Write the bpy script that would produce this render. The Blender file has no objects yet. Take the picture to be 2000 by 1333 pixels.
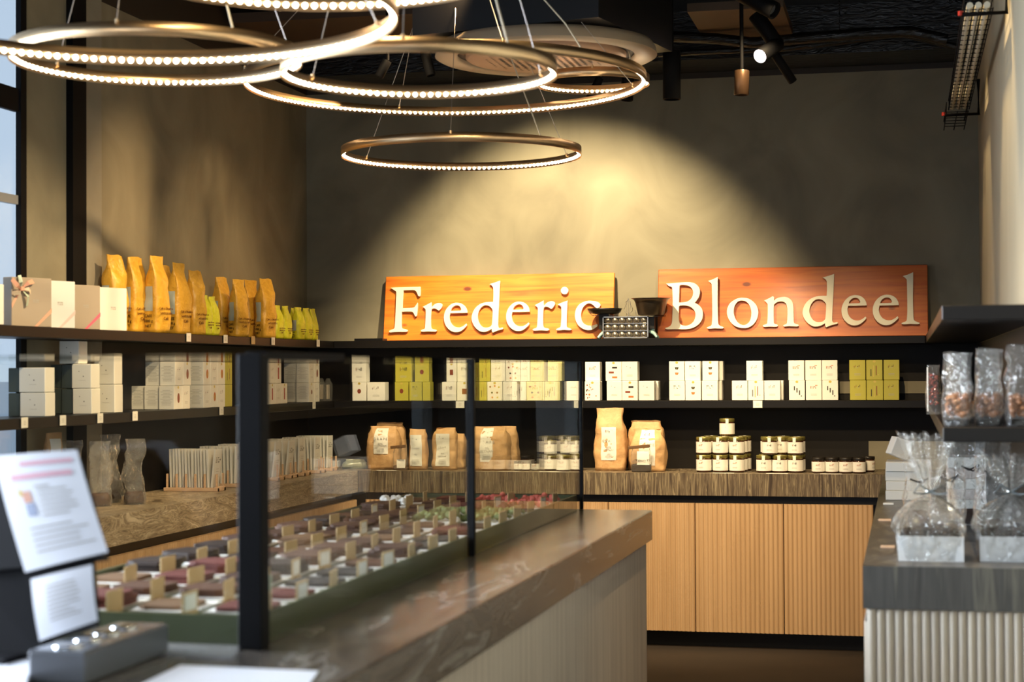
import bpy, math, random
from mathutils import Vector, Matrix, noise
random.seed(7)
R_ = random.Random(11)
sc = bpy.context.scene
COL = sc.collection
# ---------------------------------------------------------------- camera
FPX, YAW, PIT, ROL = 3402.32, .22294, .017646, .005337
EYE = Vector((0, 0, 1.43))
FW = Vector((-math.sin(YAW)*math.cos(PIT), math.cos(YAW)*math.cos(PIT), math.sin(PIT)))
_r = Vector((math.cos(YAW), math.sin(YAW), 0)); _u = _r.cross(FW)
RT = _r*math.cos(ROL) - _u*math.sin(ROL); UP = _u*math.cos(ROL) + _r*math.sin(ROL)
cd = bpy.data.cameras.new('camera'); cam = bpy.data.objects.new('camera', cd); COL.objects.link(cam)
M4 = Matrix((RT, UP, -FW)).transposed().to_4x4(); M4.translation = EYE
cam.matrix_world = M4
cd.sensor_width = 36; cd.lens = FPX*36/2000; cd.clip_start = .05; cd.clip_end = 60
cd.dof.use_dof = True; cd.dof.focus_distance = 9.0; cd.dof.aperture_fstop = 3.7
sc.camera = cam
def at(ax, v, x, y):
    """world point seen at photo pixel (x, y) on the plane axis ax = v"""
    d = FW + RT*((x-1000)/FPX) - UP*((y-666.5)/FPX)
    return EYE + d*((v-EYE[ax])/d[ax])
# ---------------------------------------------------------------- world, lights, exposure
sc.view_settings.view_transform = 'Standard'; sc.view_settings.look = 'None'
sc.view_settings.gamma = 1; sc.view_settings.use_curve_mapping = False
sc.view_settings.exposure = 0.0
try:
    sc.cycles.use_denoising = True; sc.cycles.max_bounces = 10; sc.cycles.transparent_max_bounces = 24
    sc.cycles.sample_clamp_indirect = 6
except Exception: pass
w = bpy.data.worlds.new('daylight'); sc.world = w; w.use_nodes = True
w.node_tree.nodes['Background'].inputs[0].default_value = (.60, .74, .95, 1)
w.node_tree.nodes['Background'].inputs[1].default_value = 1.0
WARM = (1.0, .74, .40); WARMW = (1.0, .79, .46); COOL = (.66, .80, 1.0)
def spot(name, loc, target, watts, deg, blend=.5, color=WARM, size=.03):
    l = bpy.data.lights.new(name, 'SPOT'); l.energy = watts; l.spot_size = math.radians(deg); l.spot_blend = blend
    l.color = color; l.shadow_soft_size = size
    o = bpy.data.objects.new(name, l); COL.objects.link(o); o.location = loc
    o.rotation_euler = (Vector(target)-Vector(loc)).to_track_quat('-Z', 'Y').to_euler()
    return o
def area(name, loc, target, watts, sx, sy, color):
    l = bpy.data.lights.new(name, 'AREA'); l.shape = 'RECTANGLE'; l.size = sx; l.size_y = sy; l.energy = watts; l.color = color
    o = bpy.data.objects.new(name, l); COL.objects.link(o); o.location = loc
    o.rotation_euler = (Vector(target)-Vector(loc)).to_track_quat('-Z', 'Y').to_euler()
    return o
# daylight through the shop front behind the photographer and the glazing on the left
area('daylight_shop_front', (-1.6, -1.9, 1.6), (-1.2, 4, .5), 34, 3.2, 2.4, (.80, .88, 1))
dl = area('daylight_left_glazing', (-3.28, 3.85, 1.45), (0, 4.05, .9), 250, 2.9, 1.8, (.78, .87, 1.0)); dl.data.spread = math.radians(105)
# ceiling spots, plus two added fills for the left shelf side
spot('spot_wall_centre', (-1.80, 8.0, 3.20), (-1.78, 9.44, 1.42), 460, 76, .6, WARMW)
spot('spot_wall_right', (-.80, 8.3, 3.38), (-.80, 9.40, 1.55), 30, 58, .8, WARMW)
spot('spot_counter_left', (-2.35, 7.4, 3.3), (-2.3, 9.2, 1.1), 190, 44, .7)
spot('spot_counter_mid', (-.50, 7.4, 3.15), (-1.25, 9.0, 1.15), 150, 52, .7)
spot('spot_counter_right', (-.4, 6.8, 3.3), (-.45, 9.0, .9), 230, 44, .7)
spot('spot_left_wall_far', (-2.2, 8.0, 3.1), (-3.3, 8.1, 1.6), 95, 62, .9, (1, .66, .32))
spot('spot_left_wall_mid', (-1.7, 6.9, 3.1), (-3.2, 7.3, 1.55), 250, 62, .9, (1, .66, .32))
spot('spot_left_wall_near', (-1.5, 5.5, 3.2), (-3.2, 6.1, 1.4), 300, 46, .8)
spot('spot_display_far', (-1.5, 5.9, 3.35), (-1.5, 5.7, .95), 70, 60, .7)
spot('spot_display_near', (-1.5, 4.2, 3.35), (-1.5, 4.0, .95), 34, 60, .7)
spot('spot_right_wall_far', (-.15, 8.4, 3.35), (.37, 8.5, 1.9), 55, 50, .5)
spot('spot_right_wall_near', (-.15, 6.6, 3.35), (.37, 6.7, 1.9), 85, 55, .5)
spot('spot_right_counter', (-.45, 4.6, 3.3), (.08, 5.7, 1.0), 260, 56, .8)
spot('fill_left_shelf_near', (-1.4, 3.7, 3.25), (-3.1, 6.4, 1.35), 110, 40, .8)  # added fill without a fixture, brightens the left shelf cartons
spot('fill_left_shelf_far', (-.75, 4.3, 3.2), (-3.1, 8.0, 1.02), 260, 34, .8)  # unseen low-angle fill, added to brighten the chocolate bars
spot('spot_doors', (-.80, 6.0, 3.12), (-.8, 9.0, .62), 210, 42, .7, WARM, .09)

# ---------------------------------------------------------------- materials
def mat(name, col, rough=.5, metal=0, emit=None, es=0, coat=0, spec=.5):
    m = bpy.data.materials.new(name); m.use_nodes = True
    b = m.node_tree.nodes['Principled BSDF']
    b.inputs['Base Color'].default_value = (*col, 1); b.inputs['Roughness'].default_value = rough
    b.inputs['Metallic'].default_value = metal; b.inputs['Coat Weight'].default_value = coat
    b.inputs['Specular IOR Level'].default_value = spec
    if emit: b.inputs['Emission Color'].default_value = (*emit, 1); b.inputs['Emission Strength'].default_value = es
    return m
def grain(name, stops, scale=(1, 1, 1), nscale=4, detail=6, dist=0, rough=.5, bump=0, coat=0, metal=0, rr=None):
    """colour ramp over stretched object-space noise"""
    m = mat(name, stops[0][1], rough, metal, coat=coat); nt = m.node_tree; N = nt.nodes; L = nt.links
    b = N['Principled BSDF']
    tc = N.new('ShaderNodeTexCoord'); mp = N.new('ShaderNodeMapping'); mp.inputs['Scale'].default_value = scale
    nz = N.new('ShaderNodeTexNoise'); nz.inputs['Scale'].default_value = nscale; nz.inputs['Detail'].default_value = detail
    nz.inputs['Distortion'].default_value = dist
    cr = N.new('ShaderNodeValToRGB'); e = cr.color_ramp.elements
    e[0].position, e[0].color = stops[0][0], (*stops[0][1], 1)
    e[1].position, e[1].color = stops[-1][0], (*stops[-1][1], 1)
    for p, c in stops[1:-1]:
        k = e.new(p); k.color = (*c, 1)
    L.new(tc.outputs['Object'], mp.inputs[0]); L.new(mp.outputs[0], nz.inputs[0])
    L.new(nz.outputs[0], cr.inputs[0]); L.new(cr.outputs[0], b.inputs['Base Color'])
    if bump:
        bp = N.new('ShaderNodeBump'); bp.inputs['Strength'].default_value = bump; bp.inputs['Distance'].default_value = .01
        L.new(nz.outputs[0], bp.inputs['Height']); L.new(bp.outputs[0], b.inputs['Normal'])
    if rr:
        mr = N.new('ShaderNodeMapRange'); mr.inputs[3].default_value = rr[0]; mr.inputs[4].default_value = rr[1]
        L.new(nz.outputs[0], mr.inputs[0]); L.new(mr.outputs[0], b.inputs['Roughness'])
    return m
def clear(name, tint=(1, 1, 1), base=.04, rough=0.02, bump=0, milk=0, facing=.6):
    """clear film or pane: see-through, with a mirror layer that grows at grazing angles"""
    m = bpy.data.materials.new(name); m.use_nodes = True; nt = m.node_tree; N = nt.nodes; L = nt.links
    N.remove(N['Principled BSDF']); out = N['Material Output']
    tr = N.new('ShaderNodeBsdfTransparent'); tr.inputs[0].default_value = (*tint, 1)
    gl = N.new('ShaderNodeBsdfGlossy'); gl.inputs['Roughness'].default_value = rough
    fr = N.new('ShaderNodeLayerWeight'); fr.inputs[0].default_value = .5
    pw = N.new('ShaderNodeMath'); pw.operation = 'POWER'; pw.inputs[1].default_value = 4.0
    ad = N.new('ShaderNodeMath'); ad.operation = 'MULTIPLY_ADD'; ad.inputs[1].default_value = facing; ad.inputs[2].default_value = base
    ad.use_clamp = True
    mx = N.new('ShaderNodeMixShader')
    L.new(fr.outputs['Facing'], pw.inputs[0]); L.new(pw.outputs[0], ad.inputs[0]); L.new(ad.outputs[0], mx.inputs[0]); L.new(tr.outputs[0], mx.inputs[1]); L.new(gl.outputs[0], mx.inputs[2])
    last = mx
    if milk:
        df = N.new('ShaderNodeBsdfDiffuse'); df.inputs[0].default_value = (.85, .82, .78, 1)
        m2 = N.new('ShaderNodeMixShader'); m2.inputs[0].default_value = milk
        L.new(mx.outputs[0], m2.inputs[1]); L.new(df.outputs[0], m2.inputs[2]); last = m2
    if bump:
        tc = N.new('ShaderNodeTexCoord'); nz = N.new('ShaderNodeTexNoise'); nz.inputs['Scale'].default_value = 28; nz.inputs['Distortion'].default_value = 1.5
        bp = N.new('ShaderNodeBump'); bp.inputs['Strength'].default_value = bump; bp.inputs['Distance'].default_value = .02
        L.new(tc.outputs['Object'], nz.inputs[0]); L.new(nz.outputs[0], bp.inputs['Height'])
        L.new(bp.outputs[0], gl.inputs['Normal']); L.new(bp.outputs[0], fr.inputs['Normal'])
    L.new(last.outputs[0], out.inputs[0])
    return m
PLASTER = grain('olive_plaster', [(.25, (.18, .16, .115)), (.5, (.25, .225, .160)), (.75, (.32, .29, .21))], (1, 1, .8), 2.2, 9, 1.2, .72, .12)
PLASTER_R = grain('sand_plaster', [(.25, (.36, .31, .21)), (.75, (.45, .39, .27))], (6, 1, .5), 2.2, 7, .6, .7, .1)
UPPER = mat('black_brown_paint', (.028, .020, .014), .6)
BLACK = mat('black_lacquer', (.005, .005, .006), .4, spec=.3)
BLACKM = mat('black_steel', (.004, .004, .005), .6, 0, spec=.12)
SHELF = mat('black_shelf', (.007, .006, .006), .4, spec=.25)
BACKP = mat('black_back_panel', (.008, .006, .005), .6, spec=.3)
DUCT = grain('black_foil', [(.3, (.004, .004, .004)), (.7, (.012, .011, .010))], (2, 8, 8), 6, 5, 1, .25, .8)
FLOOR = grain('brown_floor', [(.3, (.013, .007, .004)), (.7, (.020, .011, .0065))], (1, 1, 1), 3, 5, 0, .7)
STONE_B = grain('travertine_back', [(.30, (.040, .026, .017)), (.42, (.085, .060, .040)), (.49, (.17, .13, .085)), (.53, (.075, .052, .034)), (.60, (.30, .24, .155)), (.66, (.09, .065, .042)), (.74, (.16, .12, .08))], (40, 8, 2.2), 1.6, 12, 1.2, .42, .25)
STONE_L = grain('travertine_left', [(.32, (.13, .10, .07)), (.40, (.36, .29, .205)), (.44, (.15, .115, .08)), (.49, (.46, .38, .27)), (.52, (.19, .145, .10)), (.57, (.54, .45, .33)), (.61, (.20, .155, .11)), (.70, (.58, .49, .37))], (3, 1.3, 7), 2.4, 9, 2.4, .38, .15)
STONE_I = grain('travertine_island', [(.30, (.060, .052, .046)), (.44, (.11, .095, .082)), (.52, (.16, .135, .11)), (.56, (.10, .088, .076)), (.61, (.27, .25, .225)), (.65, (.12, .105, .09)), (.8, (.07, .062, .055))], (5, 1.1, 7), 1.9, 10, 1.1, .22, .08)
STONE_R = grain('travertine_right', [(.30, (.045, .042, .040)), (.45, (.080, .075, .070)), (.53, (.060, .057, .054)), (.62, (.135, .125, .105)), (.68, (.07, .066, .060)), (.75, (.10, .092, .08))], (16, 5, 1.0), 1.4, 10, .5, .35, .15)
OAK = grain('fluted_oak', [(.3, (.45, .285, .155)), (.55, (.51, .33, .185)), (.8, (.56, .37, .215))], (9, 9, .5), 2.5, 6, .4, .5, .03)
OAK_P = grain('pale_oak', [(.3, (.47, .40, .33)), (.7, (.60, .52, .43))], (14, 14, .6), 2.2, 6, .3, .55, .05)
RACKW = grain('beech', [(.3, (.55, .36, .23)), (.7, (.68, .47, .32))], (3, 3, 14), 5, 4, 0, .5)
BRONZE = grain('brushed_bronze', [(.3, (.62, .42, .23)), (.7, (.82, .60, .36))], (1, 1, 30), 8, 3, 0, .34, 0, 0, 1)
LED = mat('led_glow', (1, .9, .75), .5, emit=(1, .83, .60), es=16)
WHITE = mat('white_card', (.80, .78, .73), .5)
WHITEG = mat('white_gloss_card', (.82, .82, .82), .25)
GREYSIDE = mat('grey_card', (.40, .41, .42), .5)
OLIVE = mat('olive_card', (.46, .42, .055), .45)
PALEOL = mat('pale_olive_card', (.66, .62, .28), .45)
TAUPE = mat('taupe_card', (.42, .35, .28), .5)
DKGREEN = mat('dark_green_card', (.035, .045, .034), .35)
INK = mat('ink_black', (.02, .015, .012), .5); INKG = mat('ink_grey', (.42, .40, .37), .6); INKR = mat('ink_red', (.42, .05, .03), .5)
CHOCR = mat('print_chocolate', (.22, .045, .02), .4); ORANGE = mat('print_orange', (.62, .17, .05), .4); GOLDS = mat('gold_seal', (.62, .47, .10), .35, .3)
PINK = mat('pink_ribbon', (.78, .16, .24), .35); PEACH = mat('peach_ribbon', (.80, .42, .30), .35); MINT = mat('mint_ribbon', (.52, .62, .50), .35)
KRAFT = grain('kraft_paper', [(.3, (.50, .29, .13)), (.7, (.60, .37, .18))], (4, 4, 4), 9, 5, .5, .6, .3)
GOLDBAG = grain('golden_foil', [(.3, (.62, .33, .030)), (.7, (.76, .44, .055))], (4, 4, 4), 12, 5, .8, .34, .28, .15)
YELBAG = grain('lime_yellow_foil', [(.3, (.62, .62, .02)), (.7, (.78, .78, .04))], (4, 4, 4), 12, 5, .8, .32, .28, .1)
BLUELAB = mat('pale_blue_label', (.45, .52, .52), .5)
GLASS = clear('pane_glass', (.965, .98, .97), .022, .0, facing=.65)
FILM = clear('cellophane', (.97, .97, .96), .05, .06, bump=1.0, milk=.08, facing=1.9)
FILMT = clear('thin_cellophane', (.97, .97, .96), .03, .08, bump=.8, milk=.05, facing=1.0)
JARGL = mat('hazelnut_spread_glass', (.055, .018, .008), .12, coat=.5)
LIDG = mat('olive_gold_lid', (.30, .26, .075), .30, .7)
LIDB = mat('black_lid', (.015, .012, .010), .3)
TINP = mat('tinned_mould', (.52, .48, .42), .28, .9)
PEWTER = mat('dark_pewter', (.16, .13, .10), .34, .9)
IRON = mat('cast_iron', (.02, .018, .016), .45, .5)
TEAL = mat('teal_enamel', (.30, .48, .46), .4)
CREAMP = mat('cream_letter', (.90, .85, .68), .4)
BEIGEC = mat('beige_bezel', (.34, .28, .205), .5)
GRILLE = mat('beige_grille', (.36, .22, .14), .5)
VOID = mat('dark_hollow', (.012, .012, .013), .7)
STEELW = mat('steel_cable', (.45, .42, .40), .35, .8)
REDCAP = mat('red_cap', (.35, .02, .01), .4)
CABLEB = mat('beige_cable', (.55, .50, .38), .5)
CHOCS = [mat('chocolate_'+n, tuple(q*.66 for q in c), .6, spec=.2) for n, c in (('dark', (.035, .018, .012)), ('milk', (.13, .058, .032)), ('brown', (.085, .038, .024)), ('ruby', (.17, .045, .035)), ('grey', (.065, .055, .048)), ('hazel', (.22, .12, .06)))]
PISTA = mat('pistachio_green', (.13, .16, .04), .6); CORAL = mat('coral_pink', (.62, .13, .10), .5); IVORY = mat('ivory_sugar', (.75, .73, .70), .6)
KCARD = mat('kraft_price_card', (.52, .36, .17), .55); GREENB = mat('green_tray', (.070, .080, .032), .45)
NUTS = mat('caramel_nuts', (.30, .12, .045), .35); BERRY = mat('red_berries', (.22, .03, .018), .5)
MONB = mat('monitor_black', (.004, .004, .006), .5, spec=.2); DEVG = mat('device_grey', (.16, .17, .19), .35, .3); CHROME = mat('polished_steel', (.75, .78, .82), .12, 1)
PAPER = mat('white_paper', (.80, .82, .88), .55); PINKT = mat('pink_print', (.75, .42, .50), .6)
# pine sign boards: grain, long dark streaks and round knots
def pine(red=1.0):
    m = grain('lacquered_pine', [(.25, (.50, .085, .008)), (.45, (.74, .185, .014)), (.62, (.84, .26, .022)), (.8, (.60, .13, .011))], (.9, 5, 16), 2.2, 8, .6, .42, .06, .35)
    nt = m.node_tree; N = nt.nodes; L = nt.links; b = N['Principled BSDF']; b.inputs['Coat Roughness'].default_value = .16
    src = b.inputs['Base Color'].links[0].from_socket
    tc = N.new('ShaderNodeTexCoord'); mp = N.new('ShaderNodeMapping'); mp.inputs['Scale'].default_value = (3.4, 1, 6.5)
    vo = N.new('ShaderNodeTexVoronoi'); vo.inputs['Scale'].default_value = 1.5
    cr = N.new('ShaderNodeValToRGB'); cr.color_ramp.elements[0].position = .09; cr.color_ramp.elements[1].position = .15
    mx = N.new('ShaderNodeMix'); mx.data_type = 'RGBA'; mx.inputs[6].default_value = (.17, .035, .012, 1)
    L.new(tc.outputs['Object'], mp.inputs[0]); L.new(mp.outputs[0], vo.inputs[0]); L.new(vo.outputs['Distance'], cr.inputs[0])
    L.new(cr.outputs[0], mx.inputs[0]); L.new(src, mx.inputs[7]); L.new(mx.outputs[2], b.inputs['Base Color'])
    if red != 1.0:
        for n_ in N:
            if n_.type == 'VALTORGB' and n_ is not cr:
                for e in n_.color_ramp.elements: c_ = e.color; e.color = (c_[0]*.92, c_[1]*red, c_[2]*red, 1)
    return m
PINE = pine(); PINE_FALLOFF = pine(.72)  # second pine: lighting falloff along the board put into a redder, darker colour
# ---------------------------------------------------------------- mesh helpers
class MB:
    def __init__(s): s.v = []; s.f = []; s.mi = []; s.sm = []
    def add(s, vs, fs, mi=0, smooth=False):
        k = len(s.v); s.v += [tuple(p) for p in vs]
        for f in fs: s.f.append(tuple(i+k for i in f)); s.mi.append(mi); s.sm.append(smooth)
        return s
    def box(s, x0, x1, y0, y1, z0, z1, mi=0, faces=None):
        vs = [(x0, y0, z0), (x1, y0, z0), (x1, y1, z0), (x0, y1, z0), (x0, y0, z1), (x1, y0, z1), (x1, y1, z1), (x0, y1, z1)]
        fs = [(0, 3, 2, 1), (4, 5, 6, 7), (0, 1, 5, 4), (1, 2, 6, 5), (2, 3, 7, 6), (3, 0, 4, 7)]
        if isinstance(mi, dict):
            for i, f in enumerate(fs): s.add([vs[j] for j in f], [(0, 1, 2, 3)], mi.get(i, 0))
            return s
        return s.add(vs, fs, mi)
    def bbox(s, x0, x1, y0, y1, z0, z1, b=.003, mi=0):
        """box with its vertical and horizontal edges chamfered"""
        xs = (x0, x0+b, x1-b, x1); ys = (y0, y0+b, y1-b, y1); zs = (z0, z0+b, z1-b, z1)
        P = []
        for (a, c, e) in ((0, 1, 1), (3, 1, 1)): pass
        def q(a, c, e): P.append((xs[a], ys[c], zs[e])); return len(P)-1
        F = []
        idx = {}
        def g(a, c, e):
            if (a, c, e) not in idx: idx[(a, c, e)] = q(a, c, e)
            return idx[(a, c, e)]
        F += [(g(1, 1, 0), g(1, 2, 0), g(2, 2, 0), g(2, 1, 0)), (g(1, 1, 3), g(2, 1, 3), g(2, 2, 3), g(1, 2, 3)),
              (g(1, 0, 1), g(2, 0, 1), g(2, 0, 2), g(1, 0, 2)), (g(1, 3, 1), g(1, 3, 2), g(2, 3, 2), g(2, 3, 1)),
              (g(0, 1, 1), g(0, 1, 2), g(0, 2, 2), g(0, 2, 1)), (g(3, 1, 1), g(3, 2, 1), g(3, 2, 2), g(3, 1, 2))]
        for (cy, cy2) in ((0, 1), (3, 2)):
            for (ez, ez2) in ((0, 1), (3, 2)):
                f = (g(1, cy, ez2), g(2, cy, ez2), g(2, cy2, ez), g(1, cy2, ez)); F.append(f if (cy == 0) == (ez == 3) else f[::-1])
        for (ax, ax2) in ((0, 1), (3, 2)):
            for (ez, ez2) in ((0, 1), (3, 2)):
                f = (g(ax, 1, ez2), g(ax, 2, ez2), g(ax2, 2, ez), g(ax2, 1, ez)); F.append(f[::-1] if (ax == 0) == (ez == 3) else f)
            for (cy, cy2) in ((0, 1), (3, 2)):
                f = (g(ax, cy2, 1), g(ax, cy2, 2), g(ax2, cy, 2), g(ax2, cy, 1)); F.append(f if (ax == 0) == (cy == 0) else f[::-1])
                for (ez, ez2) in ((0, 1), (3, 2)):
                    f = (g(ax, cy2, ez2), g(ax2, cy, ez2), g(ax2, cy2, ez))
                    n = (ax == 0) ^ (cy == 0) ^ (ez == 0); F.append(f if n else f[::-1])
        return s.add(P, F, mi)
    def lathe(s, prof, n=24, c=(0, 0, 0), mi=0, smooth=True, cap=True):
        vs = []; fs = []
        for r, z in prof:
            for k in range(n):
                a = 2*math.pi*k/n; vs.append((c[0]+r*math.cos(a), c[1]+r*math.sin(a), c[2]+z))
        for j in range(len(prof)-1):
            for k in range(n):
                a = j*n+k; b = j*n+(k+1) % n; fs.append((a, b, b+n, a+n))
        s.add(vs, fs, mi, smooth)
        if cap:
            m = len(prof)-1
            for j, rev in ((0, True), (m, False)):
                if prof[j][0] > 1e-4:
                    ring = [vs[j*n+k] for k in range(n)]; idx = tuple(range(n)); s.add(ring, [idx[::-1] if rev else idx], mi)
        return s
    def tube(s, pts, r, n=8, mi=0, smooth=True, cap=True):
        pts = [Vector(p) for p in pts]; rings = []
        for i, p in enumerate(pts):
            t = (pts[min(i+1, len(pts)-1)]-pts[max(i-1, 0)]).normalized()
            a = Vector((0, 0, 1)) if abs(t.z) < .9 else Vector((1, 0, 0))
            u = t.cross(a).normalized(); v = t.cross(u)
            rr = r[i] if isinstance(r, (list, tuple)) else r
            rings.append([p+(u*math.cos(2*math.pi*k/n)+v*math.sin(2*math.pi*k/n))*rr for k in range(n)])
        vs = [q for g in rings for q in g]; fs = []
        for j in range(len(pts)-1):
            for k in range(n):
                a = j*n+k; b = j*n+(k+1) % n; fs.append((a, a+n, b+n, b))
        s.add(vs, fs, mi, smooth)
        if cap:
            s.add(rings[0], [tuple(range(n))], mi); s.add(rings[-1], [tuple(range(n))[::-1]], mi)
        return s
    def prism(s, poly, y0, y1, mi=0, smooth=False):
        """polygon in xz (counter-clockwise seen from -Y) extruded from y0 to y1"""
        n = len(poly); vs = [(x, y0, z) for x, z in poly]+[(x, y1, z) for x, z in poly]
        s.add(vs, [tuple(range(n)), tuple(range(n, 2*n))[::-1]], mi)
        return s.add(vs, [(i, i+n, (i+1) % n+n, (i+1) % n) for i in range(n)], mi, smooth)
    def mesh(s, name, mats):
        me = bpy.data.meshes.new(name); me.from_pydata(s.v, [], s.f)
        for m in (mats if isinstance(mats, (list, tuple)) else [mats]): me.materials.append(m)
        me.polygons.foreach_set('material_index', s.mi); me.polygons.foreach_set('use_smooth', s.sm); me.update()
        return me
    def build(s, name, mats, parent=None, loc=(0, 0, 0), rz=0, **k):
        return link(name, s.mesh(name, mats), parent, loc, rz, **k)
def link(name, me, parent=None, loc=(0, 0, 0), rz=0, label=None, cat=None, group=None, kind=None):
    o = bpy.data.objects.new(name, me); COL.objects.link(o)
    if parent is not None: o.parent = parent
    o.location = loc
    o.rotation_euler = rz if isinstance(rz, (tuple, list)) else (0, 0, rz)
    if label: o['label'] = label
    if cat: o['category'] = cat
    if group: o['group'] = group
    if kind: o['kind'] = kind
    return o
def thing(name, label, cat, loc=(0, 0, 0), rz=0, group=None):
    return link(name, None, None, loc, rz, label, cat, group)
def struct(name, mb, m, loc=(0, 0, 0), **k):
    return mb.build(name, m, None, loc, kind='structure', **k)
def copy_tree(o, parent=None, loc=None, rz=None, label=None, group=None):
    c = o.copy(); COL.objects.link(c); c.parent = parent
    if loc is not None: c.location = loc
    if rz is not None: c.rotation_euler = (0, 0, rz) if not isinstance(rz, (tuple, list)) else rz
    if label: c['label'] = label
    if group: c['group'] = group
    for ch in KIDS.get(o.name, []): pass
    for ch in [q for q in o.children]: copy_tree(ch, c)
    return c
KIDS = {}
_txt = {}
def text_mesh(t, size, m, depth=.0004, align='CENTER'):
    key = (t, size, m.name, align)
    if key not in _txt:
        cu = bpy.data.curves.new('lettering', 'FONT'); cu.body = t; cu.size = size; cu.extrude = depth; cu.align_x = align
        cu.resolution_u = 2
        ob = bpy.data.objects.new('tmp', cu); COL.objects.link(ob)
        dg = bpy.context.evaluated_depsgraph_get(); dg.update()
        me = bpy.data.meshes.new_from_object(ob.evaluated_get(dg)); me.name = 'lettering'
        bpy.data.objects.remove(ob); me.materials.clear(); me.materials.append(m); _txt[key] = me
    return _txt[key]
UPR = (math.pi/2, 0, 0)          # lettering standing in the xz plane, facing -Y
# ================================================================ room
XL, XR, YB, ZC = -3.34, .375, 9.44, 3.5
ZP = 3.02                         # top of the plaster, black above
CT, CB = .90, .785                # worktop top and underside
YF, XF = 8.995, -2.897            # front planes of the back and left worktops
SH1, SH2 = 1.605, 1.272           # shelf tops
SY, SX = 9.215, -3.105            # shelf front planes, back and left
struct('floor', MB().box(XL-.2, XR+.2, -2.4, YB+.2, -.1, 0), FLOOR)
struct('ceiling', MB().box(XL-.2, XR+.2, -2.4, YB+.2, ZC, ZC+.1), UPPER)
struct('wall_back', MB().box(XL-.1, XR+.1, YB, YB+.12, 0, ZP), PLASTER)
struct('trim_1', MB().box(XL-.1, XR+.1, YB-.006, YB+.12, ZP, ZC), UPPER)
struct('wall_left', MB().box(XL-.12, XL, 6.80, YB, 0, ZP), PLASTER)
struct('trim_2', MB().box(XL-.12, XL+.004, 6.64, YB, ZP, ZC), UPPER)
struct('trim_3', MB().box(XL-.010, XL, 6.17, 6.52, 0, ZC), PLASTER)
struct('trim_4', MB().box(XL-.12, XL+.02, 6.64, 6.80, 0, ZP), grain('cool_plaster', [(.3, (.25, .235, .19)), (.7, (.30, .28, .23))], (1, 1, 1), 3, 6, 1, .7))
struct('wall_right', MB().box(XR, XR+.12, -2.4, YB+.1, 0, ZP+.2), PLASTER_R)
struct('trim_5', MB().box(XR-.004, XR+.12, -2.4, YB+.1, ZP+.2, ZC), UPPER)
struct('wall_left_front', MB().box(XL-.12, XL, -2.4, .9, 0, ZC), PLASTER)
# glazing on the left: black frames, panes, daylight outside
W1 = link('window_1', None, None, (0, 0, 0), kind='structure')
MB().box(XL-.010, XL+.03, 6.52, 6.64, 0, ZC).build('window_post', BLACKM, W1)
MB().box(XL-.010, XL+.012, 6.125, 6.17, 0, ZC).build('window_post', BLACKM, W1)
for y0 in (4.8, 3.3, 1.8, .9):
    MB().box(XL-.06, XL+.02, y0, y0+.06, 0, ZC).build('window_post', BLACKM, W1)
zt = at(0, XL, 20, 195).z; zm = at(0, XL, 20, 372).z
MB().box(XL-.010, XL+.008, .9, 6.115, zt-.04, zt+.05).build('window_rail', BLACKM, W1)
MB().box(XL-.010, XL+.006, .9, 6.115, zm-.05, zm-.015).build('window_rail', mat('grey_rail', (.20, .21, .24), .4), W1)
MB().box(XL-.05, XL+.02, .9, 6.17, 0, .25).build('window_rail', BLACKM, W1)
for y0, y1 in ((4.86, 6.115), (3.36, 4.8), (1.86, 3.3), (.96, 1.8)):
    MB().box(XL-.009, XL-.004, y0, y1, .25, ZC).build('pane', GLASS, W1)
struct('trim_6', MB().box(-9.5, -9.3, 6, 24, -.5, 1.35).box(-9.4, -9.2, 15.2, 15.6, 1.351, 6), mat('pale_facade', (.46, .50, .56), .8))
struct('wall_front', MB().box(XL-.1, -3.1, -2.4, -2.28, 0, ZC).box(.1, XR+.1, -2.4, -2.28, 0, ZC).box(-3.1, .1, -2.4, -2.28, 2.85, ZC).box(-3.1, .1, -2.4, -2.28, 0, .25), PLASTER)
W2 = link('window_2', None, None, (0, 0, 0), kind='structure')
for x0 in (-3.1, -2.06, -1.02, .04): MB().box(x0, x0+.06, -2.38, -2.3, .25, 2.85).build('window_post', BLACKM, W2)
for x0 in (-3.04, -2.0, -.96): MB().box(x0, x0+.98, -2.345, -2.338, .25, 2.85).build('pane', GLASS, W2)
# black ducts, pipes and cable runs under the ceiling
def px(ax, v, pts): return [at(ax, v, *p) for p in pts]
b = MB().box(-3.34, .37, 9.0, 9.40, 3.045, 3.30)
b.build('ventilation_duct', [DUCT], cat='duct', label='black foil covered duct running along the top of the back wall')
MB().tube(px(1, 8.7, [(1180, 98), (1260, 78), (1320, 72), (1400, 76), (1470, 84), (1560, 76), (1680, 66), (1780, 62), (1850, 78)]), .028, 10).build('foil_pipe', DUCT, cat='pipe', label='wavy black foil pipe crossing behind the three-headed spotlight')
MB().tube(px(1, 8.8, [(1285, 106), (1400, 100), (1520, 96), (1640, 82), (1760, 66), (1868, 92)]), .016, 8).tube([at(1, 8.8, 1640, 82), at(1, 8.8, 1640, 82)+Vector((0, 0, ZC-.001-at(1, 8.8, 1640, 82).z))], .004, 6).build('conduit', DUCT, cat='pipe', label='thin black conduit sagging under the wavy foil pipe')
b = MB(); R3 = random.Random(3)
ds = mat('brown_lit_ceiling', (.07, .04, .022), .6)  # brown of the dimly lit ceiling put into a panel colour
MB().box(-3.3, -1.75, 8.2, 8.9, 3.19, 3.24).build('lit_ceiling_panel', ds, cat='panel', label='brown panel standing for lit ceiling above the rings, left of the round air unit')
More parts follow.
